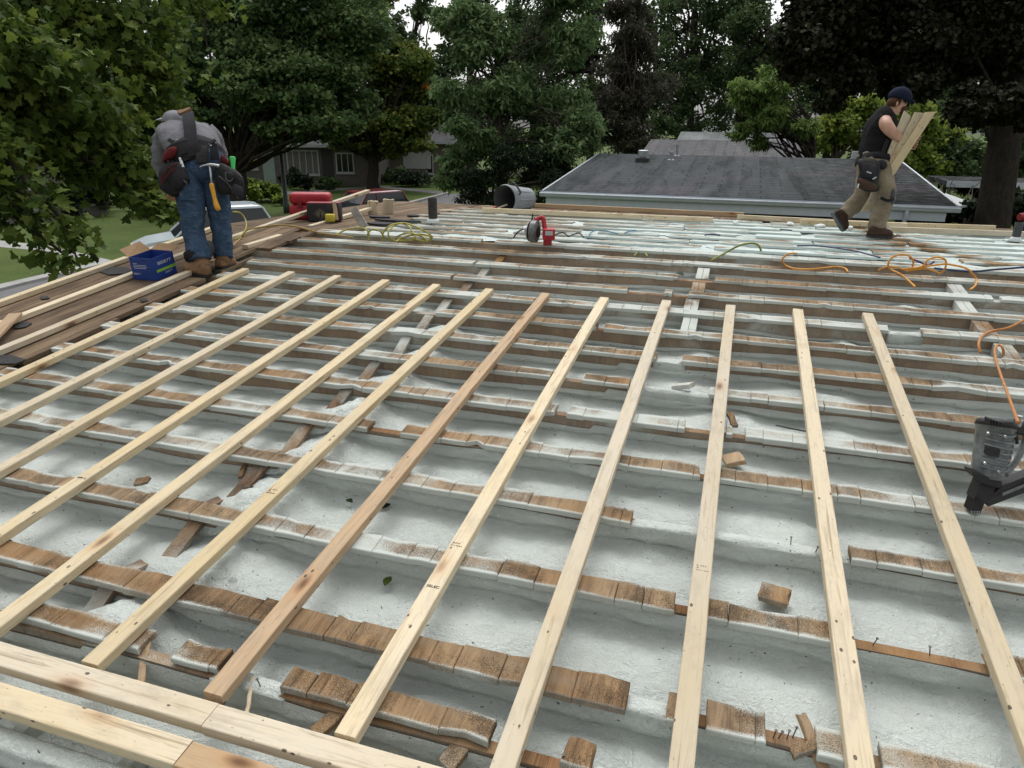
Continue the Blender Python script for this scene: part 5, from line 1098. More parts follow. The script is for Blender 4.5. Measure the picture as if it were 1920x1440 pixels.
for (u0, u1, v0, v1, n_, lb_) in ((690, 708, 402, 377, 5, 'bundle of short wooden stakes standing on end, left of the pair'), (717, 737, 401, 374, 4, 'bundle of short wooden stakes standing on end, right of the pair')):
    p = FP((u0+u1)/2, v0, 0); Db = depth(p); k = Db/F_PX; bd = empty('stake_bundle', p, lb_, 'stakes', 'bundles of stakes on the planked corner')
    for i in range(n_):
        w_ = (u1-u0)/n_*k; o = P(u0, v0, Db)+FX*w_*i; mb = MB(); mb.prism([o, o+FX*w_*.94, o+FX*w_*.94+FY*.07, o+FY*.07], UP*(v0-v1)*k*rng.uniform(.94, 1)+FX*rng.uniform(0, .006)+FX*(.012 if u0 > 710 else 0)); mb.build('stake', MAT['new_wood' if i % 2 else 'new_wood_pale'], bd)
board('grey_offcut', FP(684, 426, 0), P(664, 392, depth(FP(684, 426, 0))+.02), -FY, .085, .025, 'grey_weathered', 'weathered grey plank end leaning on the loose batten', 'offcuts on the planked corner')
for i, (u, v, w_, l_, lb_) in enumerate([(712, 408, .28, .07, 'dark flat strip of old roofing behind the leaning grey plank'), (745, 415, .6, .06, 'longest dark strip of old roofing left of the black pipe'), (712, 421, .3, .09, 'dark strip of old roofing nearest to the coiled cord'), (775, 406, .16, .05, 'small dark roofing scrap beside the black pipe')]):
    p = FP(u, v, .006); mb = MB(); n_ = 9; rr = [Vector((math.cos(q)*(w_/2)*(1+.25*fnoise(q*2, i)), math.sin(q)*(l_)*(1+.3*fnoise(q*3, i+3)), 0)) for q in [2*math.pi*j/n_ for j in range(n_)]]
    mb.prism([p+q for q in rr], NF*.018); tag(mb.build('roofing_scrap', MAT['tar_paper']), lb_, 'scrap', 'scraps of old roofing')
# tar paper scraps on the planks of the near slope
for i, (pl_, lb_) in enumerate([([(188, 511), (205, 502), (232, 501), (250, 507), (232, 514), (205, 516)], 'black scrap of roofing felt beside the blue box'), ([(-20, 668), (20, 667), (50, 675), (30, 683), (-20, 684)], 'black scrap of roofing felt at the left edge by the gap'), ([(25, 613), (45, 603), (60, 607), (50, 614), (30, 617)], 'small black felt scrap in the middle of the planks'), ([(75, 558), (90, 556), (93, 560), (78, 562)], 'tiny black felt scrap near the edge board'), ([(262, 562), (275, 560), (278, 565), (266, 567)], 'tiny black felt patch between two plank battens')]):
    mb = MB(); mb.prism([NP(u, v, .002) for u, v in pl_], NN*.006); tag(mb.build('felt_scrap', MAT['tar_paper']), lb_, 'scrap', 'scraps of roofing felt')
# blue carton with its flap open
plain('card_blue', (.014, .045, .22), .5, .12, 20); plain('print_white', (.55, .58, .62), .6, .05); plain('print_green', (.2, .42, .05), .6, .05); plain('ink', (.04, .035, .03), .8, .1)
x0, s0 = npx(293, 527, .001); bw, bl, bh = .225, .245, .185
cb = empty('blue_carton', N(x0-bw/2, s0+bl/2, .001), 'open blue cardboard carton with white lettering beside the worker boots', 'box')
o = N(x0-bw, s0, .001); X_ = Vector((1, 0, 0)); t_ = .004
mb = MB(); mb.box(o, X_*bw, TY*bl, NN*t_)
mb.box(o+NN*(t_+.0005), X_*bw, TY*t_, NN*(bh-t_)); mb.box(o+NN*(t_+.0005)+TY*(bl-t_), X_*bw, TY*t_, NN*(bh-t_)); mb.box(o+NN*(t_+.0005)+TY*(t_+.0004), X_*t_, TY*(bl-2*t_-.001), NN*(bh-t_)); mb.box(o+NN*(t_+.0005)+TY*(t_+.0004)+X_*(bw-t_), X_*t_, TY*(bl-2*t_-.001), NN*(bh-t_)); mb.build('carton', MAT['card_blue'], cb)
mb = MB(); mb.prism([o+NN*(bh+.001), o+NN*(bh+.001)+TY*bl, o+NN*(bh+.07)+TY*(bl-.01)-X_*.085, o+NN*(bh+.055)+TY*.01-X_*.085], X_*.003); mb.build('flap', MAT['card_brown'], cb)
mb = MB(); mb.prism([o+NN*(bh+.001)+TY*bl, o+NN*(bh+.001)+TY*bl+X_*bw, o+NN*(bh+.03)+TY*(bl+.1)+X_*bw, o+NN*(bh+.03)+TY*(bl+.1)], NN*.003); mb.build('flap', MAT['card_brown'], cb)
def text(body, o, X, Y, size, mat, parent, name='lettering', align='LEFT', width=None):
    cu = bpy.data.curves.new('lettering', 'FONT'); cu.body = body; cu.size = size; cu.align_x = align; cu.extrude = .0004
    ob = bpy.data.objects.new('lettering', cu); C.objects.link(ob); bpy.context.view_layer.update()
    dg = bpy.context.evaluated_depsgraph_get(); me = bpy.data.meshes.new_from_object(ob.evaluated_get(dg)); bpy.data.objects.remove(ob); bpy.data.curves.remove(cu)
    me.materials.clear(); me.materials.append(MAT[mat]); r_ = bpy.data.objects.new(name, me); C.objects.link(r_)
    X, Y = Vector(X).normalized(), Vector(Y).normalized(); M = Matrix((X, Y, X.cross(Y))).transposed().to_4x4()
    if width:
        xs_ = [v_.co.x for v_ in me.vertices]; sc = width/(max(xs_)-min(xs_)); M = M @ Matrix.Diagonal((sc, 1, 1, 1))
    r_.matrix_basis = Matrix.Translation(o) @ M
    if parent: put(r_, parent)
    return r_
oR = o+X_*(bw+.0008)
mb = MB(); mb.prism([oR+TY*.03+NN*.06, oR+TY*bl+NN*.06, oR+TY*bl+NN*.085, oR+TY*.03+NN*.082], X_*.0006); mb.build('printed_stripe', MAT['print_green'], cb)
text('BISSETT', oR+TY*.055+NN*.118, TY, NN, .036, 'print_white', cb, width=.15); text('BISSETT', oR+TY*.12+NN*.033, TY, NN, .02, 'print_white', cb, width=.08); text('15 GA', oR+TY*.13+NN*.012, TY, NN, .016, 'print_white', cb) if False else None
oL = o-TY*.0008
text('BISSETT', oL+X_*.012+NN*.042, X_, NN, .02, 'print_white', cb, width=.07)
for i, w_ in enumerate((.04, .13, .135, .12)): mb = MB(); mb.box(oL+X_*.03+NN*(.135-.013*i)-TY*.0006, X_*w_, TY*.0005, NN*.0035); mb.build('printed_line', MAT['print_white'], cb)
# grade stamps on the lumber
def stamp(bi, y, lines):
    b_ = battens[bi]; M = b_.matrix_basis
    for (tx, dy, sz, wd) in lines:
        p = M @ Vector((-.022, y+dy, .0396)); text(tx, p, M.to_3x3() @ Vector((1, 0, 0)), M.to_3x3() @ Vector((0, 1, 0)), sz, 'ink', b_, 'grade_stamp', width=wd)
def ys(u, v): return npx(u, v, .04)[1]-1.098
stamp(7, ys(812, 1102), [('SELEC', 0, .016, .046)]); stamp(7, ys(857, 1025), [('511 FLBA', 0, .011, .042), ('3', -.016, .011, .008), ('SPF', .014, .01, .03)])
stamp(9, ys(1322, 1068), [('2 355', .012, .01, .035), ('3', 0, .009, .008), ('SPF GR', -.012, .008, .045)]); stamp(9, ys(1312, 1135), [('TG', .0, .012, .014)]); stamp(5, ys(510, 922), [('A 511', .012, .01, .035), ('3', 0, .009, .01), ('SPF', -.013, .008, .04)]); stamp(3, ys(8, 870), [('SPF 2', 0, .014, .045)])
cbd = [o_ for o_ in bpy.data.objects if o_.name.startswith('cross_board')]
M = cbd[1].matrix_basis
xS = xu(1.047, 818, .04); text('SELEC', N(xS, 1.075, .0412+.0012), (0, -1, 0), (1, 0, 0), .018, 'ink', cbd[1], 'grade_stamp', width=.055); text('511 FLBA', N(xS-.06, 1.07, .0424), -TY, (1, 0, 0), .01, 'ink', cbd[1], 'grade_stamp', width=.04); text('SPF 2', N(xS+.06, 1.07, .0424), -TY, (1, 0, 0), .01, 'ink', cbd[1], 'grade_stamp', width=.04)
# ---------------------------------------------------------------- loose bits of wood
def offcut(label, u, v, n, wd, ln, th, ang, mat='old_board_bare', tilt=0., name='wood_offcut', roll=0.):
    p = NP(u, v, n); a = rad(ang); Y = (Vector((1, 0, 0))*math.cos(a)+TY*math.sin(a))*math.cos(rad(tilt))+NN*math.sin(rad(tilt)); X = Y.cross(NN).normalized(); X = (X*math.cos(rad(roll))+X.cross(Y)*math.sin(rad(roll))).normalized(); Z = X.cross(Y)
    sd_ = rng.random()*9; q = .002; rings = []
    for i in range(7):
        t = i/6; e = .004*fnoise(t*4, sd_); ee = (1.5 if i in (0, 6) else .6)
        rings.append([p+X*(px+e+.003*ee*fnoise(px*90, t*5, sd_))+Y*((t-.5)*ln+(.012*fnoise(px*60, pz*90, sd_+i) if i in (0, 6) else 0))+Z*pz for px, pz in ((-wd/2+q, 0), (wd/2-q, 0), (wd/2, q), (wd/2, th-q), (wd/2-q, th), (0, th+.001), (-wd/2+q, th), (-wd/2, th-q), (-wd/2, q))])
    mb = MB(); mb.loft(rings); return tag(mb.build(name, MAT[mat]), label, 'offcut', 'loose offcuts in the foam')
offcut('square brown plank offcut lying flat on the foam, right of the straight pale batten', 1450, 1120, -.085, .085, .1, .022, -8, 'old_board_bare')
offcut('curved yellow-brown chip tucked against the straight pale batten', 1375, 866, -.075, .08, .09, .025, 20, 'new_wood_tan', 12)
offcut('grooved plank end tilted up on a foam ridge near the top middle', 1282, 728, -.03, .1, .1, .025, -12, 'old_board', 18, roll=14)
offcut('torn splinter of wood leaning beside the batten with nail holes', 1520, 1392, -.035, .028, .14, .02, 118, 'new_wood_tan', 24)
offcut('second torn splinter crossing the leaning one', 1510, 1408, -.035, .03, .08, .02, 30, 'old_board_bare', 8)
offcut('brown slat end lying by the foam mound below the bridging', 458, 882, -.075, .022, .13, .02, -72, 'old_board_bare', -10)
offcut('tiny brown chip on the white foam mound', 466, 916, -.08, .022, .03, .02, 10, 'old_board_bare')
offcut('triangular brown chip on a board stub between two left battens', 266, 905, .001, .05, .06, .014, 30, 'old_board_bare', 6)
offcut('long tan splinter hanging down over a foamed rafter', 270, 1245, -.05, .022, .16, .012, -58, 'new_wood_tan', -16)
offcut('plank stub propped from the old boards to the cross board, left of the stamped batten', 632, 1345, -.06, .045, .15, .022, -112, 'old_board', -6)
offcut('speckled plank stub standing by the near end of the ninth batten', 868, 1402, -.055, .055, .15, .022, -108, 'old_board', -6)
offcut('thin grey slat stuck out of the foam between two right battens', 1592, 846, -.06, .012, .17, .008, -10, 'grey_weathered')
offcut('thin black strip resting on board ends, third row from the right battens', 1482, 804, -.0, .012, .13, .004, -10, 'tar_paper')
offcut('thin pale splinter in the corner of the cross board and the tan batten', 468, 1310, -.04, .012, .14, .01, -62, 'new_wood', -5)
offcut('upright brown sliver at the end of the bare rafter, by the rightmost batten', 1858, 1258, -.035, .02, .1, .012, 105, 'new_wood_tan', 20)
offcut('pair of split board ends standing between the rafters near the ninth batten', 1372, 790, .0, .03, .08, .02, 112, 'old_board_bare', 20)
for i, (u, v, n) in enumerate([(727, 1090, -.1), (655, 940, -.1), (722, 950, -.11), (1275, 514, -.02)]):
    p = NP(u, v, n); mb = MB(); sz = (.028, .022, .03, .05)[i]; a = i*1.3
    pts = [(0, -1), (.45, -.5), (.6, 0), (.4, .5), (0, 1), (-.4, .5), (-.6, 0), (-.45, -.5)]
    mb.prism([p+(Vector((math.cos(a), 0, 0))+TY*math.sin(a))*x*sz+(TY*math.cos(a)-Vector((math.sin(a), 0, 0)))*y*sz+NN*(.012*abs(x)) for x, y in pts], NN*.0012)
    tag(mb.build('fallen_leaf', MAT[['leaf_lime', 'leaf_deep', 'leaf_dark_maple', 'leaf_deep'][i]]), ['green leaf lying on the foam left of the stamped batten', 'dark dry leaf on the foam left of the tan batten', 'dark crumpled leaf tucked under the tan batten', 'green leaf caught on a rafter near the left bridging boards'][i], 'leaf', 'fallen leaves on the roof')
# ---------------------------------------------------------------- the two workers
def skin_mat():
    m, t, b = new_mat('skin', .5, .4); n = noise_n(t, coords(t, 'World'), 14, 4, .6)
    t.links.new(ramp(t, n, [(.3, (.36, .19, .13)), (.7, (.47, .27, .19))]), b.inputs['Base Color']); b.inputs['Subsurface Weight'].default_value = .0
skin_mat()
def cloth(name, col, fold=6., var=.3, strength=.6, rough=.9, fade=None):
    m, t, b = new_mat(name, rough, .12); v = coords(t, 'World')
    n = noise_n(t, coords(t, 'World', (1, 1, 1.9)), fold*2.2, 4, .6, 1.2); w_ = noise_n(t, v, 420, 2, .6); l = noise_n(t, v, 5, 4, .6)
    c = ramp(t, l, [(.3, tuple(x*(1-var) for x in col)), (.7, tuple(min(1, x*(1+var)) for x in col))])
    if fade: c = mix(t, ramp(t, n, [(.5, 0.), (.72, .6)]), c, fade)
    t.links.new(c, b.inputs['Base Color']); bump(t, b, math_n(t, 'ADD', n, math_n(t, 'MULTIPLY', w_, .12)), strength, .02); return m
cloth('denim', (.032, .058, .1), fade=(.1, .15, .22), fold=8.); cloth('grey_knit', (.15, .15, .165)); cloth('khaki_cloth', (.2, .165, .115), fade=(.28, .235, .17)); cloth('black_cloth', (.008, .008, .009), var=.2, strength=.4)
cloth('navy_cloth', (.009, .014, .032), var=.2, strength=.2); cloth('grey_cap', (.22, .22, .24), strength=.2); cloth('pouch_black', (.016, .016, .017), 12, .35, .7, .6); cloth('leather_tan', (.2, .12, .065), 10, .4, .6, .65); cloth('leather_brown', (.05, .03, .02), 10, .4, .6, .6)
cloth('pad_grey', (.07, .07, .075), 8, .3, .3, .6); cloth('strap_dark', (.025, .025, .028), 10, .3, .3); cloth('belt_teal', (.03, .05, .05), 10, .3, .3); cloth('hair_brown', (.07, .035, .018), 30, .4, .8, .6); cloth('cloth_red', (.09, .012, .014), 10, .3, .3)
def skin_body(name, joints, edges, parent, root=0):
    """joints: (point, radius); one continuous skin surface"""
    me = bpy.data.meshes.new(name); me.from_pydata([tuple(j[0]) for j in joints], edges, []); ob = bpy.data.objects.new(name, me); C.objects.link(ob)
    sm = ob.modifiers.new('skin', 'SKIN'); sm.branch_smoothing = .6
    for i, j in enumerate(joints): me.skin_vertices[0].data[i].radius = (j[1], j[1]) if not isinstance(j[1], tuple) else j[1]; me.skin_vertices[0].data[i].use_root = (i == root)
    ss = ob.modifiers.new('subdivision', 'SUBSURF'); ss.levels = 2; ss.render_levels = 2
    bpy.context.view_layer.update(); dg = bpy.context.evaluated_depsgraph_get(); m2 = bpy.data.meshes.new_from_object(ob.evaluated_get(dg)); bpy.data.objects.remove(ob)
    m2.materials.clear(); m2.materials.append(MAT['skin']); m2.polygons.foreach_set('use_smooth', [True]*len(m2.polygons)); r_ = bpy.data.objects.new(name, m2); C.objects.link(r_); put(r_, parent); return r_
def garment(name, segs, mat, parent, k=20, amp=.008, freq=14, dens=7, up=None, seed=0):
    """one or more lofted sleeves or legs: each is a list of (point, radius or (a, b)); folds are real displacement"""
    mb = MB()
    for sg in segs:
        pts = [Vector(s[0]) for s in sg]; rr = [s[1] if isinstance(s[1], (tuple, list)) else (s[1], s[1]) for s in sg]
        P_ = catmull(pts, dens); R_ = catmull([Vector((a, b, 0)) for a, b in rr], dens)
        mb.tube(P_, [(q.x, q.y) for q in R_], k, up=up)
    out = []
    for v_ in mb.v:
        q = Vector(v_); out.append(tuple(q+noise.noise_vector(q*freq+Vector((seed, 0, 0)))*amp+noise.noise_vector(Vector((q.x*freq*.8, q.y*freq*.8, q.z*freq*2.4)))*amp*.8))
    mb.v = out; return mb.build(name, MAT[mat], parent, smooth=True)
def hand_nodes(J, E, wrist_i, wrist, d, side, palm, r=.011, curl=.4, sc=1.):
    """palm and five fingers grown from the wrist; d: pointing direction, side: towards the thumb, palm: palm normal"""
    d, side, palm = d.normalized(), side.normalized(), palm.normalized()
    J.append((wrist+d*.045*sc, .03*sc)); pi = len(J)-1; E.append((wrist_i, pi))
    for f, L in zip((-.034, -.012, .011, .032), (.06, .075, .08, .072)):
        b_ = wrist+d*.088*sc+side*f*sc; J.append((b_, r*1.1*sc)); E.append((pi, len(J)-1)); J.append((b_+(d*(1-curl*.5)+palm*curl).normalized()*L*.5*sc, r*sc)); E.append((len(J)-2, len(J)-1)); J.append((b_+(d*(1-curl*.5)+palm*curl).normalized()*L*.5*sc+(d*(1-curl*1.3)+palm*curl*1.4).normalized()*L*.5*sc, r*.85*sc)); E.append((len(J)-2, len(J)-1))
    b_ = wrist+d*.03*sc+side*.036*sc; J.append((b_, r*1.25*sc)); E.append((pi, len(J)-1)); J.append((b_+(d*.6+side*.7+palm*.3).normalized()*.035*sc, r*1.1*sc)); E.append((len(J)-2, len(J)-1)); J.append((b_+(d*.6+side*.7+palm*.3).normalized()*.035*sc+(d+palm*.6).normalized()*.03*sc, r*.9*sc)); E.append((len(J)-2, len(J)-1))
def boot(name, heel, toe, shaft_top, mat, parent, w_=.05, h=.085, up=UP, sole='black_plastic'):
    heel, toe, st_ = Vector(heel), Vector(toe), Vector(shaft_top); d = (toe-heel); L = d.length; d.normalize(); sd_ = d.cross(up).normalized(); u_ = sd_.cross(d)
    rings = []
    for t, ww, hh in ((-.02, .55, .5), (.03, .85, .75), (.14, 1., .95), (.35, .95, 1.0), (.55, .98, .92), (.75, 1.1, .74), (.9, .98, .6), (.98, .7, .45), (1.01, .4, .3)):
        c = heel+d*L*t; rings.append([c+sd_*w_*ww*x+u_*(.024+h*hh*z) for x, z in ((-1, 0), (-1.02, .25), (-.9, .65), (-.55, .92), (0, 1), (.55, .92), (.9, .65), (1.02, .25), (1, 0), (.5, -.02), (-.5, -.02))])
    mb = MB(); mb.loft(rings); a = heel+d*L*.2+u_*(.024+h*.4); mb.tube([a, a.lerp(st_, .5), st_, st_+(st_-a).normalized()*.004], [w_*1.05, w_*1.08, w_*1.2, w_*1.1], 14)
    bt = mb.build(name, MAT[mat], parent, smooth=True)
    mb = MB(); mb.loft([[c_ + sd_*w_*ww*x + u_*z for x, z in ((-1.1, 0), (-1.1, .023), (1.1, .023), (1.1, 0))] for c_, ww in [(heel+d*L*t, ww) for t, ww in ((-.03, .6), (.04, .9), (.2, 1.), (.45, .88), (.75, 1.1), (.92, .95), (1.02, .5))]]); mb.build('sole', MAT[sole], bt); return bt
# ---- the bent worker on the planks
fL, fR = N(-4.16, 4.60), N(-4.19, 4.97); DL = (depth(fL)+depth(fR))/2
def J_(u, v, dd=0.): return P(u, v, DL+dd)
wl = empty('person', (fL+fR)/2, 'worker seen from behind bending forward in grey shirt, blue jeans and black tool belt', 'person')
wl['group'] = 'roofers at work'
Jn = [(J_(376, 312, .1), .11), (J_(368, 285, .16), .11), (J_(358, 258, .3), .12), (J_(350, 246, .45), .1), (J_(342, 238, .55), .055), (J_(332, 232, .64), .085), (J_(328, 232, .72), .075),
      (J_(356, 322, .07), .085), (J_(361, 420, .0), .058), (J_(376, 492, -.02), .042), (J_(366, 511, .03), .036),
      (J_(400, 322, .12), .085), (J_(413, 412, .12), .058), (J_(419, 482, .15), .042), (J_(428, 498, .2), .036),
      (J_(312, 256, .42), .06), (J_(301, 300, .42), .045), (J_(316, 350, .52), .032), (J_(392, 252, .46), .055), (J_(411, 300, .56), .042), (J_(406, 350, .62), .032)]
En = [(0, 1), (1, 2), (2, 3), (3, 4), (4, 5), (5, 6), (0, 7), (7, 8), (8, 9), (9, 10), (0, 11), (11, 12), (12, 13), (13, 14), (3, 15), (15, 16), (16, 17), (3, 18), (18, 19), (19, 20)]
hand_nodes(Jn, En, 17, Jn[17][0], -UP+FY*.3, FX, FY); hand_nodes(Jn, En, 20, Jn[20][0], -UP+FY*.3, -FX, FY)
skin_body('body', Jn, En, wl)
garment('jeans', [[(J_(356, 306, .1), (.1, .12)), (J_(355, 330, .07), (.12, .125)), (J_(357, 370, .03), .122), (J_(361, 405, .0), .1), (J_(362, 430, -.02), .093), (J_(368, 455, -.03), .088), (J_(373, 474, -.03), .1), (J_(376, 488, -.03), .092)],
                  [(J_(396, 306, .14), (.1, .12)), (J_(401, 330, .13), (.115, .115)), (J_(406, 370, .12), .105), (J_(412, 405, .12), .092), (J_(415, 430, .12), .085), (J_(418, 455, .13), .083), (J_(418, 474, .14), .08), (J_(419, 484, .14), .075)],
                  [(J_(377, 298, .14), (.13, .2)), (J_(377, 320, .1), (.15, .215)), (J_(377, 342, .09), (.12, .18)), (J_(378, 352, .09), (.05, .1))]], 'denim', wl, amp=.011, freq=11, up=FY)
sh = garment('shirt', [[(J_(372, 306, .12), (.13, .2)), (J_(366, 286, .14), (.145, .22)), (J_(357, 266, .24), (.145, .245)), (J_(351, 254, .36), (.135, .25)), (J_(347, 248, .47), (.11, .22)), (J_(344, 241, .55), (.07, .1))],
                  [(J_(318, 250, .42), .085), (J_(306, 264, .42), .086), (J_(299, 284, .41), .07), (J_(301, 305, .43), .066), (J_(308, 330, .48), .06), (J_(314, 345, .51), .05)],
                  [(J_(388, 248, .46), .08), (J_(400, 258, .48), .076), (J_(411, 285, .54), .064), (J_(414, 305, .57), .06), (J_(408, 335, .61), .054), (J_(406, 346, .62), .048)]], 'grey_knit', wl, k=30, amp=.014, freq=13, up=UP)
# cap with a pale peak
hc = J_(328, 229, .6); mb = MB(); hx = (FX*-.95+FY*.25).normalized(); hz = UP
mb.ball(hc, (.115, .11, .105), 18, 9, X=hx, Y=hx.cross(UP), Z=UP, lo=-.1); cp_ = mb.build('cap', MAT['grey_cap'], wl, smooth=True)
mb = MB(); rings = []
for t in np.linspace(0, 1, 6):
    c_ = hc+hx*(.09+.1*t)+UP*(.035-.02*t*t); rings.append([c_+hx.cross(UP)*y*.09*(1-.35*t*t)+UP*(z-.015*y*y) for y, z in ((-1, 0), (-.5, .004), (0, .006), (.5, .004), (1, 0), (.5, -.002), (0, 0), (-.5, -.002))])
mb.loft(rings); mb.build('peak', MAT['white_trim'], cp_, smooth=True)
mb = MB(); mb.tube([hc-UP*.022, hc-UP*.012, hc+UP*.008], [(.112, .117), (.116, .121), (.113, .118)], 20, up=hx); mb.build('cap_band', MAT['strap_dark'], cp_, smooth=True)
mb = MB(); mb.ball(hc-UP*.03+FX*.01, (.1, .1, .075), 14, 8); mb.build('hair', MAT['hair_brown'], wl, smooth=True)
# wide padded belt and its braces
def band(name, c0, r0, c1, r1, mat, parent, up_, k=28):
    c0, c1 = Vector(c0), Vector(c1); mb = MB(); e = (c1-c0)*.06
    mb.tube([c0-e, c0, c0.lerp(c1, .5), c1, c1+e], [(r0[0]*.96, r0[1]*.96), r0, ((r0[0]+r1[0])/2*1.01, (r0[1]+r1[1])/2*1.01), r1, (r1[0]*.96, r1[1]*.96)], k, up=up_)
    return mb.build(name, MAT[mat], parent, smooth=True)
tb = garment('tool_belt', [[(J_(379, 318, .11), (.15, .222)), (J_(377, 313, .12), (.16, .235)), (J_(373, 303, .12), (.162, .24)), (J_(372, 300, .125), (.15, .23))]], 'pouch_black', wl, k=28, amp=.003, up=UP)
garment('back_support', [[(J_(373, 303, .12), (.15, .225)), (J_(372, 301, .122), (.163, .236)), (J_(369, 293, .132), (.168, .243)), (J_(367, 287, .14), (.172, .25)), (J_(366.5, 286, .142), (.15, .23))]], 'strap_dark', wl, k=28, amp=.003, up=UP)
def strap(name, pts, wdt, th, mat, parent, nrm):
    P_ = catmull(pts, 6); mb = MB(); rings = []
    for i, p in enumerate(P_):
        t = (P_[min(i+1, len(P_)-1)]-P_[max(i-1, 0)]).normalized(); n_ = Vector(nrm); n_ = (n_-t*n_.dot(t)).normalized(); s_ = t.cross(n_)
        rings.append([p-s_*wdt/2, p+s_*wdt/2, p+s_*wdt/2+n_*th, p-s_*wdt/2+n_*th])
    mb.loft(rings); return mb.build(name, MAT[mat], parent)
nb = (UP*.75-FY*.65).normalized()
bk = [(382, 300, .12, .17, .2), (377, 288, .14, .18, .35), (371, 272, .21, .19, .6), (363, 258, .31, .185, .8), (357, 250, .4, .165, .95), (351, 245, .49, .15, 1.)]
bp = [J_(u, v, d_)+(UP*w_-FY*(1.02-w_)).normalized()*r_ for u, v, d_, r_, w_ in bk]
strap('brace', bp, .1, .012, 'strap_dark', wl, nb); strap('brace_pad', [bp[4]+nb*.012, bp[5]+nb*.015, bp[5]+nb*.0+FY*.06], .11, .02, 'leather_tan', wl, nb)
strap('brace', [bp[1]+FX*.15-UP*.0, bp[1]+FX*.2+UP*.03+FY*.02], .03, .01, 'strap_dark', wl, nb); strap('brace', [bp[1]-FX*.14, bp[1]-FX*.2+UP*.03+FY*.02], .03, .01, 'strap_dark', wl, nb)
strap('belt_upright', [J_(379, 306, -.07), J_(380, 290, -.055), J_(381, 277, -.02)], .1, .014, 'pouch_black', wl, -FY); strap('belt_upright', [J_(404, 300, -.02), J_(403, 288, -.02), J_(401, 270, .02)], .07, .012, 'strap_dark', wl, -FY); strap('belt_upright', [J_(343, 300, -.03), J_(341, 285, -.02), J_(338, 268, .03)], .06, .012, 'strap_dark', wl, -FY)
for (u, v, d_) in ((337, 263.5, .0), (399, 269, .0)):
    c_ = J_(u, v, d_); mb = MB(); mb.tube([c_+FX*.03*math.cos(q)+UP*.022*min(.35, math.sin(q)) for q in [2*math.pi*i/16 for i in range(17)]], .004, 6); mb.build('ring', MAT['steel'], wl)
def pouch(name, px, d0, thick, mat, parent, mid=1.12):
    """a soft bag: outline in the photo plane, bulging towards the viewer"""
    n_ = len(px); cu = sum(p[0] for p in px)/n_; cv = sum(p[1] for p in px)/n_; rings = []
    pl_ = [Vector((*p, 0)) for p in px]+[Vector((*px[0], 0))]; loop = []
    for i in range(n_):
        p0, p1, p2, p3 = [Vector((*px[(i+j) % n_], 0)) for j in (-1, 0, 1, 2)]
        for j in range(4): t = j/4; loop.append(.5*((2*p1)+(p2-p0)*t+(2*p0-5*p1+4*p2-p3)*t*t+(3*p1-p0-3*p2+p3)*t**3))
    for dd, sc in ((thick, .85), (thick*.8, .98), (thick*.4, 1.), (thick*.12, .97), (0., .86), (-.012, .6)):
        rings.append([J_(cu+(q.x-cu)*sc, cv+(q.y-cv)*sc, d0+dd) for q in loop])
    mb = MB(); mb.loft(rings); mb.v = [tuple(Vector(q)+noise.noise_vector(Vector(q)*16)*.006) for q in mb.v]; return mb.build(name, MAT[mat], parent, smooth=True)
pL = pouch('pouch', [(298, 322), (310, 306), (338, 305), (352, 325), (354, 343), (330, 369), (312, 362), (298, 350)], -.12, .14, 'pouch_black', wl); pouch('pouch_pocket', [(318, 318), (334, 309), (348, 330), (340, 352), (322, 352)], -.15, .06, 'strap_dark', pL)
pR = pouch('pouch', [(404, 318), (414, 305), (440, 318), (455, 332), (458, 356), (450, 374), (432, 366), (408, 360)], -.09, .14, 'pouch_black', wl); pouch('pouch_pocket', [(424, 322), (438, 326), (436, 340), (424, 337)], -.125, .05, 'strap_dark', pR); pouch('pouch_pocket', [(436, 345), (452, 350), (455, 362), (448, 370), (434, 362)], -.125, .06, 'strap_dark', pR)
pouch('red_lining', [(306, 290), (316, 277), (331, 276), (330, 290), (318, 299), (306, 303)], -.1, .1, 'cloth_red', wl); pouch('red_lining', [(416, 290), (424, 297), (431, 306), (424, 310), (414, 303)], -.02, .09, 'cloth_red', wl)
for pts_, mt_, d_ in (([(301, 336), (312, 320), (326, 310), (333, 308)], 'cloth_red', -.155), ([(300, 345), (315, 328), (330, 316)], 'cloth_red', -.165), ([(330, 322), (346, 340), (351, 344)], 'pad_grey', -.15)):
    mb = MB(); mb.tube(catmull([J_(u, v, d_) for u, v in pts_], 4), .006, 6); mb.build('piping', MAT[mt_], pL)
for pts_, d_ in (([(423, 322), (424, 336), (432, 340), (438, 334)], -.15), ([(410, 330), (428, 345), (446, 372)], -.115), ([(440, 320), (454, 333)], -.12)):
    mb = MB(); mb.tube(catmull([J_(u, v, d_) for u, v in pts_], 4), .005, 6); mb.build('piping', MAT['pad_grey'], pR)
for (u0, v0, u1, v1) in ((312, 312, 309, 296), (322, 308, 320, 292)): mb = MB(); mb.tube([J_(u0, v0, -.06), J_(u1, v1, -.06)], .012, 8); mb.build('tool_handle', MAT['leather_brown'], pL)
for (u, v) in ((338, 302), (341, 308)): mb = MB(); mb.tube([J_(u-1, v-6, -.14), J_(u+3, v+6, -.15)], .01, 6); mb.build('buckle', MAT['steel'], wl)
boot('boot', J_(391, 520, -.05), J_(348, 509, .0), J_(377, 487, -.03), 'leather_tan', wl, .052, .1); boot('boot', J_(411, 505, .1), J_(438, 499, .28), J_(419, 482, .13), 'leather_tan', wl, .05, .095)
garment('knee_pad_strap', [[(J_(368, 471, -.03), .104), (J_(370, 478, -.03), .107), (J_(372, 485, -.03), .1)]], 'pouch_black', wl, amp=.004, up=FY)
mb = MB(); mb.ball(J_(392, 466, .06), (.05, .05, .07), 12, 8); mb.build('knee_pad', MAT['pad_grey'], wl, smooth=True)
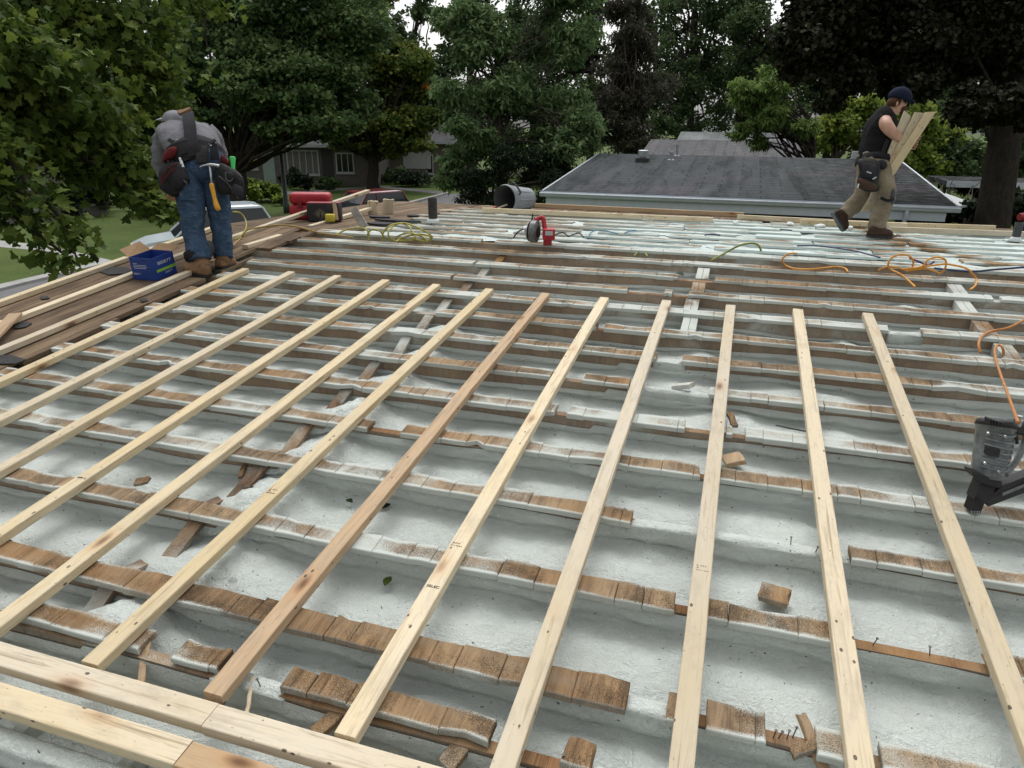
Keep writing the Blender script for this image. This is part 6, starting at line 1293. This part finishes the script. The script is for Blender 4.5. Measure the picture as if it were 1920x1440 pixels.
strap('jeans_pocket', [J_(352, 345, -.115), J_(352, 360, -.105), J_(353, 376, -.097)], .14, .006, 'denim', wl, -FY)
# hammer in its loop
hm = empty('hammer', J_(397, 330, -.13), 'hammer with a yellow grip hanging head up from the back of the bent worker belt', 'hammer'); mb = MB(); mb.tube(catmull([J_(374, 314, -.12), J_(384, 310, -.13), J_(396, 309, -.135), J_(404, 310, -.135), J_(411, 312, -.13)], 4), [.004]+[.008]*5+[.012]*8+[.014]*3, 8); mb.build('head', MAT['steel'], hm, smooth=True)
mb = MB(); mb.tube([J_(393, 310, -.135), J_(395, 325, -.135), J_(397, 346, -.135)], .0085, 8); mb.build('shank', MAT['steel'], hm, smooth=True)
mb = MB(); mb.tube(catmull([J_(396.5, 344, -.135), J_(398, 352, -.137), J_(402, 370, -.14), J_(406, 385, -.14), J_(410, 394, -.14)], 4), [.014, .017, .019, .02, .02, .019, .018, .017, .017, .018, .019, .021, .022, .022, .022, .02, .014][:17], 10); plain('grip_yellow', (.55, .27, .02), .5, .15, 20); mb.build('grip', MAT['grip_yellow'], hm, smooth=True)
gm = J_(436, 305, .0); mb = MB(); mb.tube([J_(437, 318, .0), J_(436.5, 306, 0), J_(436, 296, 0), J_(436, 294.5, 0)], [.016, .02, .027, .022], 14); tag(mb.build('marker', MAT['green_plastic'], autosm=40), 'bright green marker sticking up from the right hand pouch', 'marker')
# ---- the worker carrying stakes on the far slope
fW = FP(1646, 444, 0); DW = depth(fW)
def W_(u, v, dd=0.): return P(u, v, DW+dd)
wr_ = empty('person', fW, 'worker striding right in a black sleeveless top, khaki trousers and navy cap, carrying boards', 'person'); wr_['group'] = 'roofers at work'
Jn = [(W_(1636, 306), .12), (W_(1642, 275), .12), (W_(1651, 243), .13), (W_(1658, 220), .09), (W_(1670, 209), .056), (W_(1680, 197), .078), (W_(1686, 186), .088), (W_(1686, 177), .07), (W_(1697, 194), .035), (W_(1700.5, 194.5), .015), (W_(1693, 207), .042),
      (W_(1640, 315, -.09), .09), (W_(1664, 366, -.11), .058), (W_(1648, 424, -.08), .044), (W_(1660, 437, -.08), .036),
      (W_(1632, 315, .09), .09), (W_(1620, 366, .1), .058), (W_(1585, 400, .12), .044), (W_(1581, 420, .12), .036),
      (W_(1660, 233, -.2), .074), (W_(1670, 246, -.24), .062), (W_(1684, 259, -.235), .05), (W_(1696, 262, -.17), .036),
      (W_(1662, 230, .2), .07), (W_(1672, 262, .22), .05), (W_(1692, 272, .02), .035)]
En = [(0, 1), (1, 2), (2, 3), (3, 4), (4, 5), (5, 6), (6, 7), (5, 8), (8, 9), (5, 10), (0, 11), (11, 12), (12, 13), (13, 14), (0, 15), (15, 16), (16, 17), (17, 18), (3, 19), (19, 20), (20, 21), (21, 22), (3, 23), (23, 24), (24, 25)]
hand_nodes(Jn, En, 22, Jn[22][0], FX*.6+UP*.1-FY*.2, UP, -FY, curl=.6); hand_nodes(Jn, En, 25, Jn[25][0], FX*.7-FY*.6, UP, -FY, curl=.6)
skin_body('body', Jn, En, wr_)
mb = MB(); mb.ball(W_(1682, 196, -.085), (.012, .016, .03), 8, 6); mb.build('ear', MAT['skin'], wr_, smooth=True)
mb = MB(); mb.ball(W_(1698, 190.5, -.045), .009, 8, 6); mb.build('eye', MAT['black_plastic'], wr_, smooth=True)
mb = MB(); mb.tube([W_(1698.5, 202, -.05), W_(1701, 202.5, .0)], .005, 6); mb.build('mouth', MAT['red_dark'], wr_)
mb = MB(); mb.ball(W_(1676, 193, .0), (.075, .085, .07), 14, 8); mb.build('hair', MAT['hair_brown'], wr_, smooth=True)
mb = MB(); mb.ball(W_(1691, 206, .0), (.05, .055, .045), 12, 7); mb.build('beard', MAT['hair_brown'], wr_, smooth=True)
hc = W_(1687, 184, 0); hx = (FX*.97-UP*.22).normalized(); hy = hx.cross(UP).normalized(); hz = hy.cross(hx)*-1; hz = hz if hz.z > 0 else -hz
mb = MB(); mb.ball(hc, (.128, .105, .115), 20, 10, X=hx, Y=hy, Z=hz, lo=-.08); cp_ = mb.build('cap', MAT['navy_cloth'], wr_, smooth=True); mb = MB(); rings = []
for t in np.linspace(0, 1, 6):
    c_ = hc+hx*(.1+.085*t)+hz*(.012-.02*t*t); rings.append([c_+hy*y*.085*(1-.4*t*t)+hz*(z-.02*y*y) for y, z in ((-1, 0), (-.5, .004), (0, .007), (.5, .004), (1, 0), (.5, -.002), (0, 0), (-.5, -.002))])
mb.loft(rings); mb.build('peak', MAT['navy_cloth'], cp_, smooth=True); mb = MB(); mb.ball(hc+hz*.114, .012, 8, 6); mb.build('cap_button', MAT['navy_cloth'], cp_)
garment('trousers', [[(W_(1640, 300, -.08), (.13, .11)), (W_(1645, 318, -.1), (.135, .115)), (W_(1655, 340, -.11), (.115, .105)), (W_(1663, 362, -.11), (.09, .09)), (W_(1658, 382, -.1), (.085, .085)), (W_(1650, 402, -.09), (.09, .088)), (W_(1645, 420, -.08), (.092, .088)), (W_(1644, 431, -.08), (.088, .085))],
                     [(W_(1632, 300, .08), (.12, .11)), (W_(1630, 320, .09), (.125, .115)), (W_(1625, 345, .1), (.11, .1)), (W_(1619, 364, .1), (.098, .092)), (W_(1608, 378, .11), (.092, .088)), (W_(1595, 390, .12), (.088, .085)), (W_(1585, 400, .12), (.084, .08)), (W_(1582, 403, .12), (.08, .078))],
                     [(W_(1637, 292), (.15, .17)), (W_(1636, 306), (.16, .19)), (W_(1636, 322), (.14, .18)), (W_(1636, 332), (.07, .1))]], 'khaki_cloth', wr_, amp=.012, freq=10, up=FX)
garment('tank_top', [[(W_(1637, 304), (.155, .19)), (W_(1640, 288), (.16, .185)), (W_(1645, 268), (.165, .185)), (W_(1650, 247), (.168, .185)), (W_(1655, 230), (.15, .165)), (W_(1660, 217), (.115, .14)), (W_(1666, 212), (.08, .085))]], 'black_cloth', wr_, k=26, amp=.006, freq=9, up=FX)
def boards_px(name, pts, dd, wdt, mat, parent): return strap(name, [W_(u, v, dd) for u, v in pts], wdt, .012, mat, parent, -FY)
tb = band('tool_belt', W_(1636, 309), (.17, .205), W_(1638, 297), (.168, .205), 'pouch_black', wr_, FX)
strap('brace', [W_(1614, 296, -.12), W_(1616, 278, -.15), W_(1624, 250, -.17), W_(1636, 228, -.16), W_(1652, 214, -.12)], .03, .01, 'strap_dark', wr_, -FY-FX*.6); strap('brace', [W_(1652, 298, -.19), W_(1657, 280, -.19), W_(1664, 262, -.19)], .04, .01, 'strap_dark', wr_, -FY)
def pouchW(name, px, d0, th, mat, parent):
    global J_; o_ = J_; J_ = W_; r_ = pouch(name, px, d0, th, mat, parent); J_ = o_; return r_
pw_ = pouchW('pouch', [(1609, 300), (1630, 298), (1649, 303), (1650, 325), (1646, 345), (1649, 357), (1628, 360), (1607, 348), (1611, 322)], -.33, .2, 'pouch_black', wr_)
pouchW('pouch_pocket', [(1619, 307), (1642, 309), (1641, 330), (1630, 335), (1619, 328)], -.35, .05, 'strap_dark', pw_); pouchW('pouch_pocket', [(1608, 334), (1626, 338), (1644, 348), (1640, 357), (1614, 352)], -.355, .05, 'leather_brown', pw_)
for q in ((1625, 322, 1634, 325), (1636, 336, 1643, 332), (1610, 345, 1608, 352)): mb = MB(); mb.tube([W_(q[0], q[1], -.36), W_(q[2], q[3], -.37)], .008, 6); mb.build('tool_tip', MAT['steel'], pw_)
pouchW('pouch', [(1648, 300), (1660, 302), (1664, 312), (1655, 318), (1648, 314)], -.27, .12, 'pouch_black', wr_)
for (u0, u1, v0, v1, d_) in ((1663, 1676, 352, 386, -.19), (1622, 1640, 357, 374, .0)):
    mb = MB(); mb.ball(W_((u0+u1)/2-1, (v0+v1)/2, d_+.06), ((u1-u0)*.5*DW/F_PX*1.15, .085, (v1-v0)*.5*DW/F_PX*1.05), 14, 9, X=FX, Y=FY); kp = mb.build('knee_pad', MAT['pad_grey'], wr_, smooth=True)
strap('knee_strap', [W_(1675, 374, -.2), W_(1664, 376, -.215), W_(1651, 371, -.19)], .03, .01, 'pouch_black', wr_, -FY)
boot('boot', W_(1627, 444, -.09), W_(1671, 445.5, -.1), W_(1643, 428, -.08), 'leather_brown', wr_, .052, .095); boot('boot', W_(1559.5, 400, .11), W_(1580, 434, .12), W_(1583.5, 402, .12), 'leather_brown', wr_, .052, .1, up=(FX*.85+UP*.5))
# carried boards
Xb = -FY
for i, (bu, bv, bd, tu, tv, td, l_) in enumerate([(1630, 388, .03, 1701, 213, -.3, 'pointed stake nearest the face of the striding worker'), (1626, 392, .05, 1723, 211, -.34, 'middle stake of the three carried, blunt corner at its top'), (1621, 396, .07, 1744, 210, -.38, 'lowest stake of the three carried, reaching farthest to the right')]):
    A, B = W_(bu, bv, bd), W_(tu, tv, td); board('carried_board', A, B, -FY*1+UP*.2, .088, .02, ['new_wood_pale', 'new_wood', 'new_wood_yellow'][i], l_, 'boards carried by the striding worker', wob=.003, endcut=(-.4, .25, .5)[i])
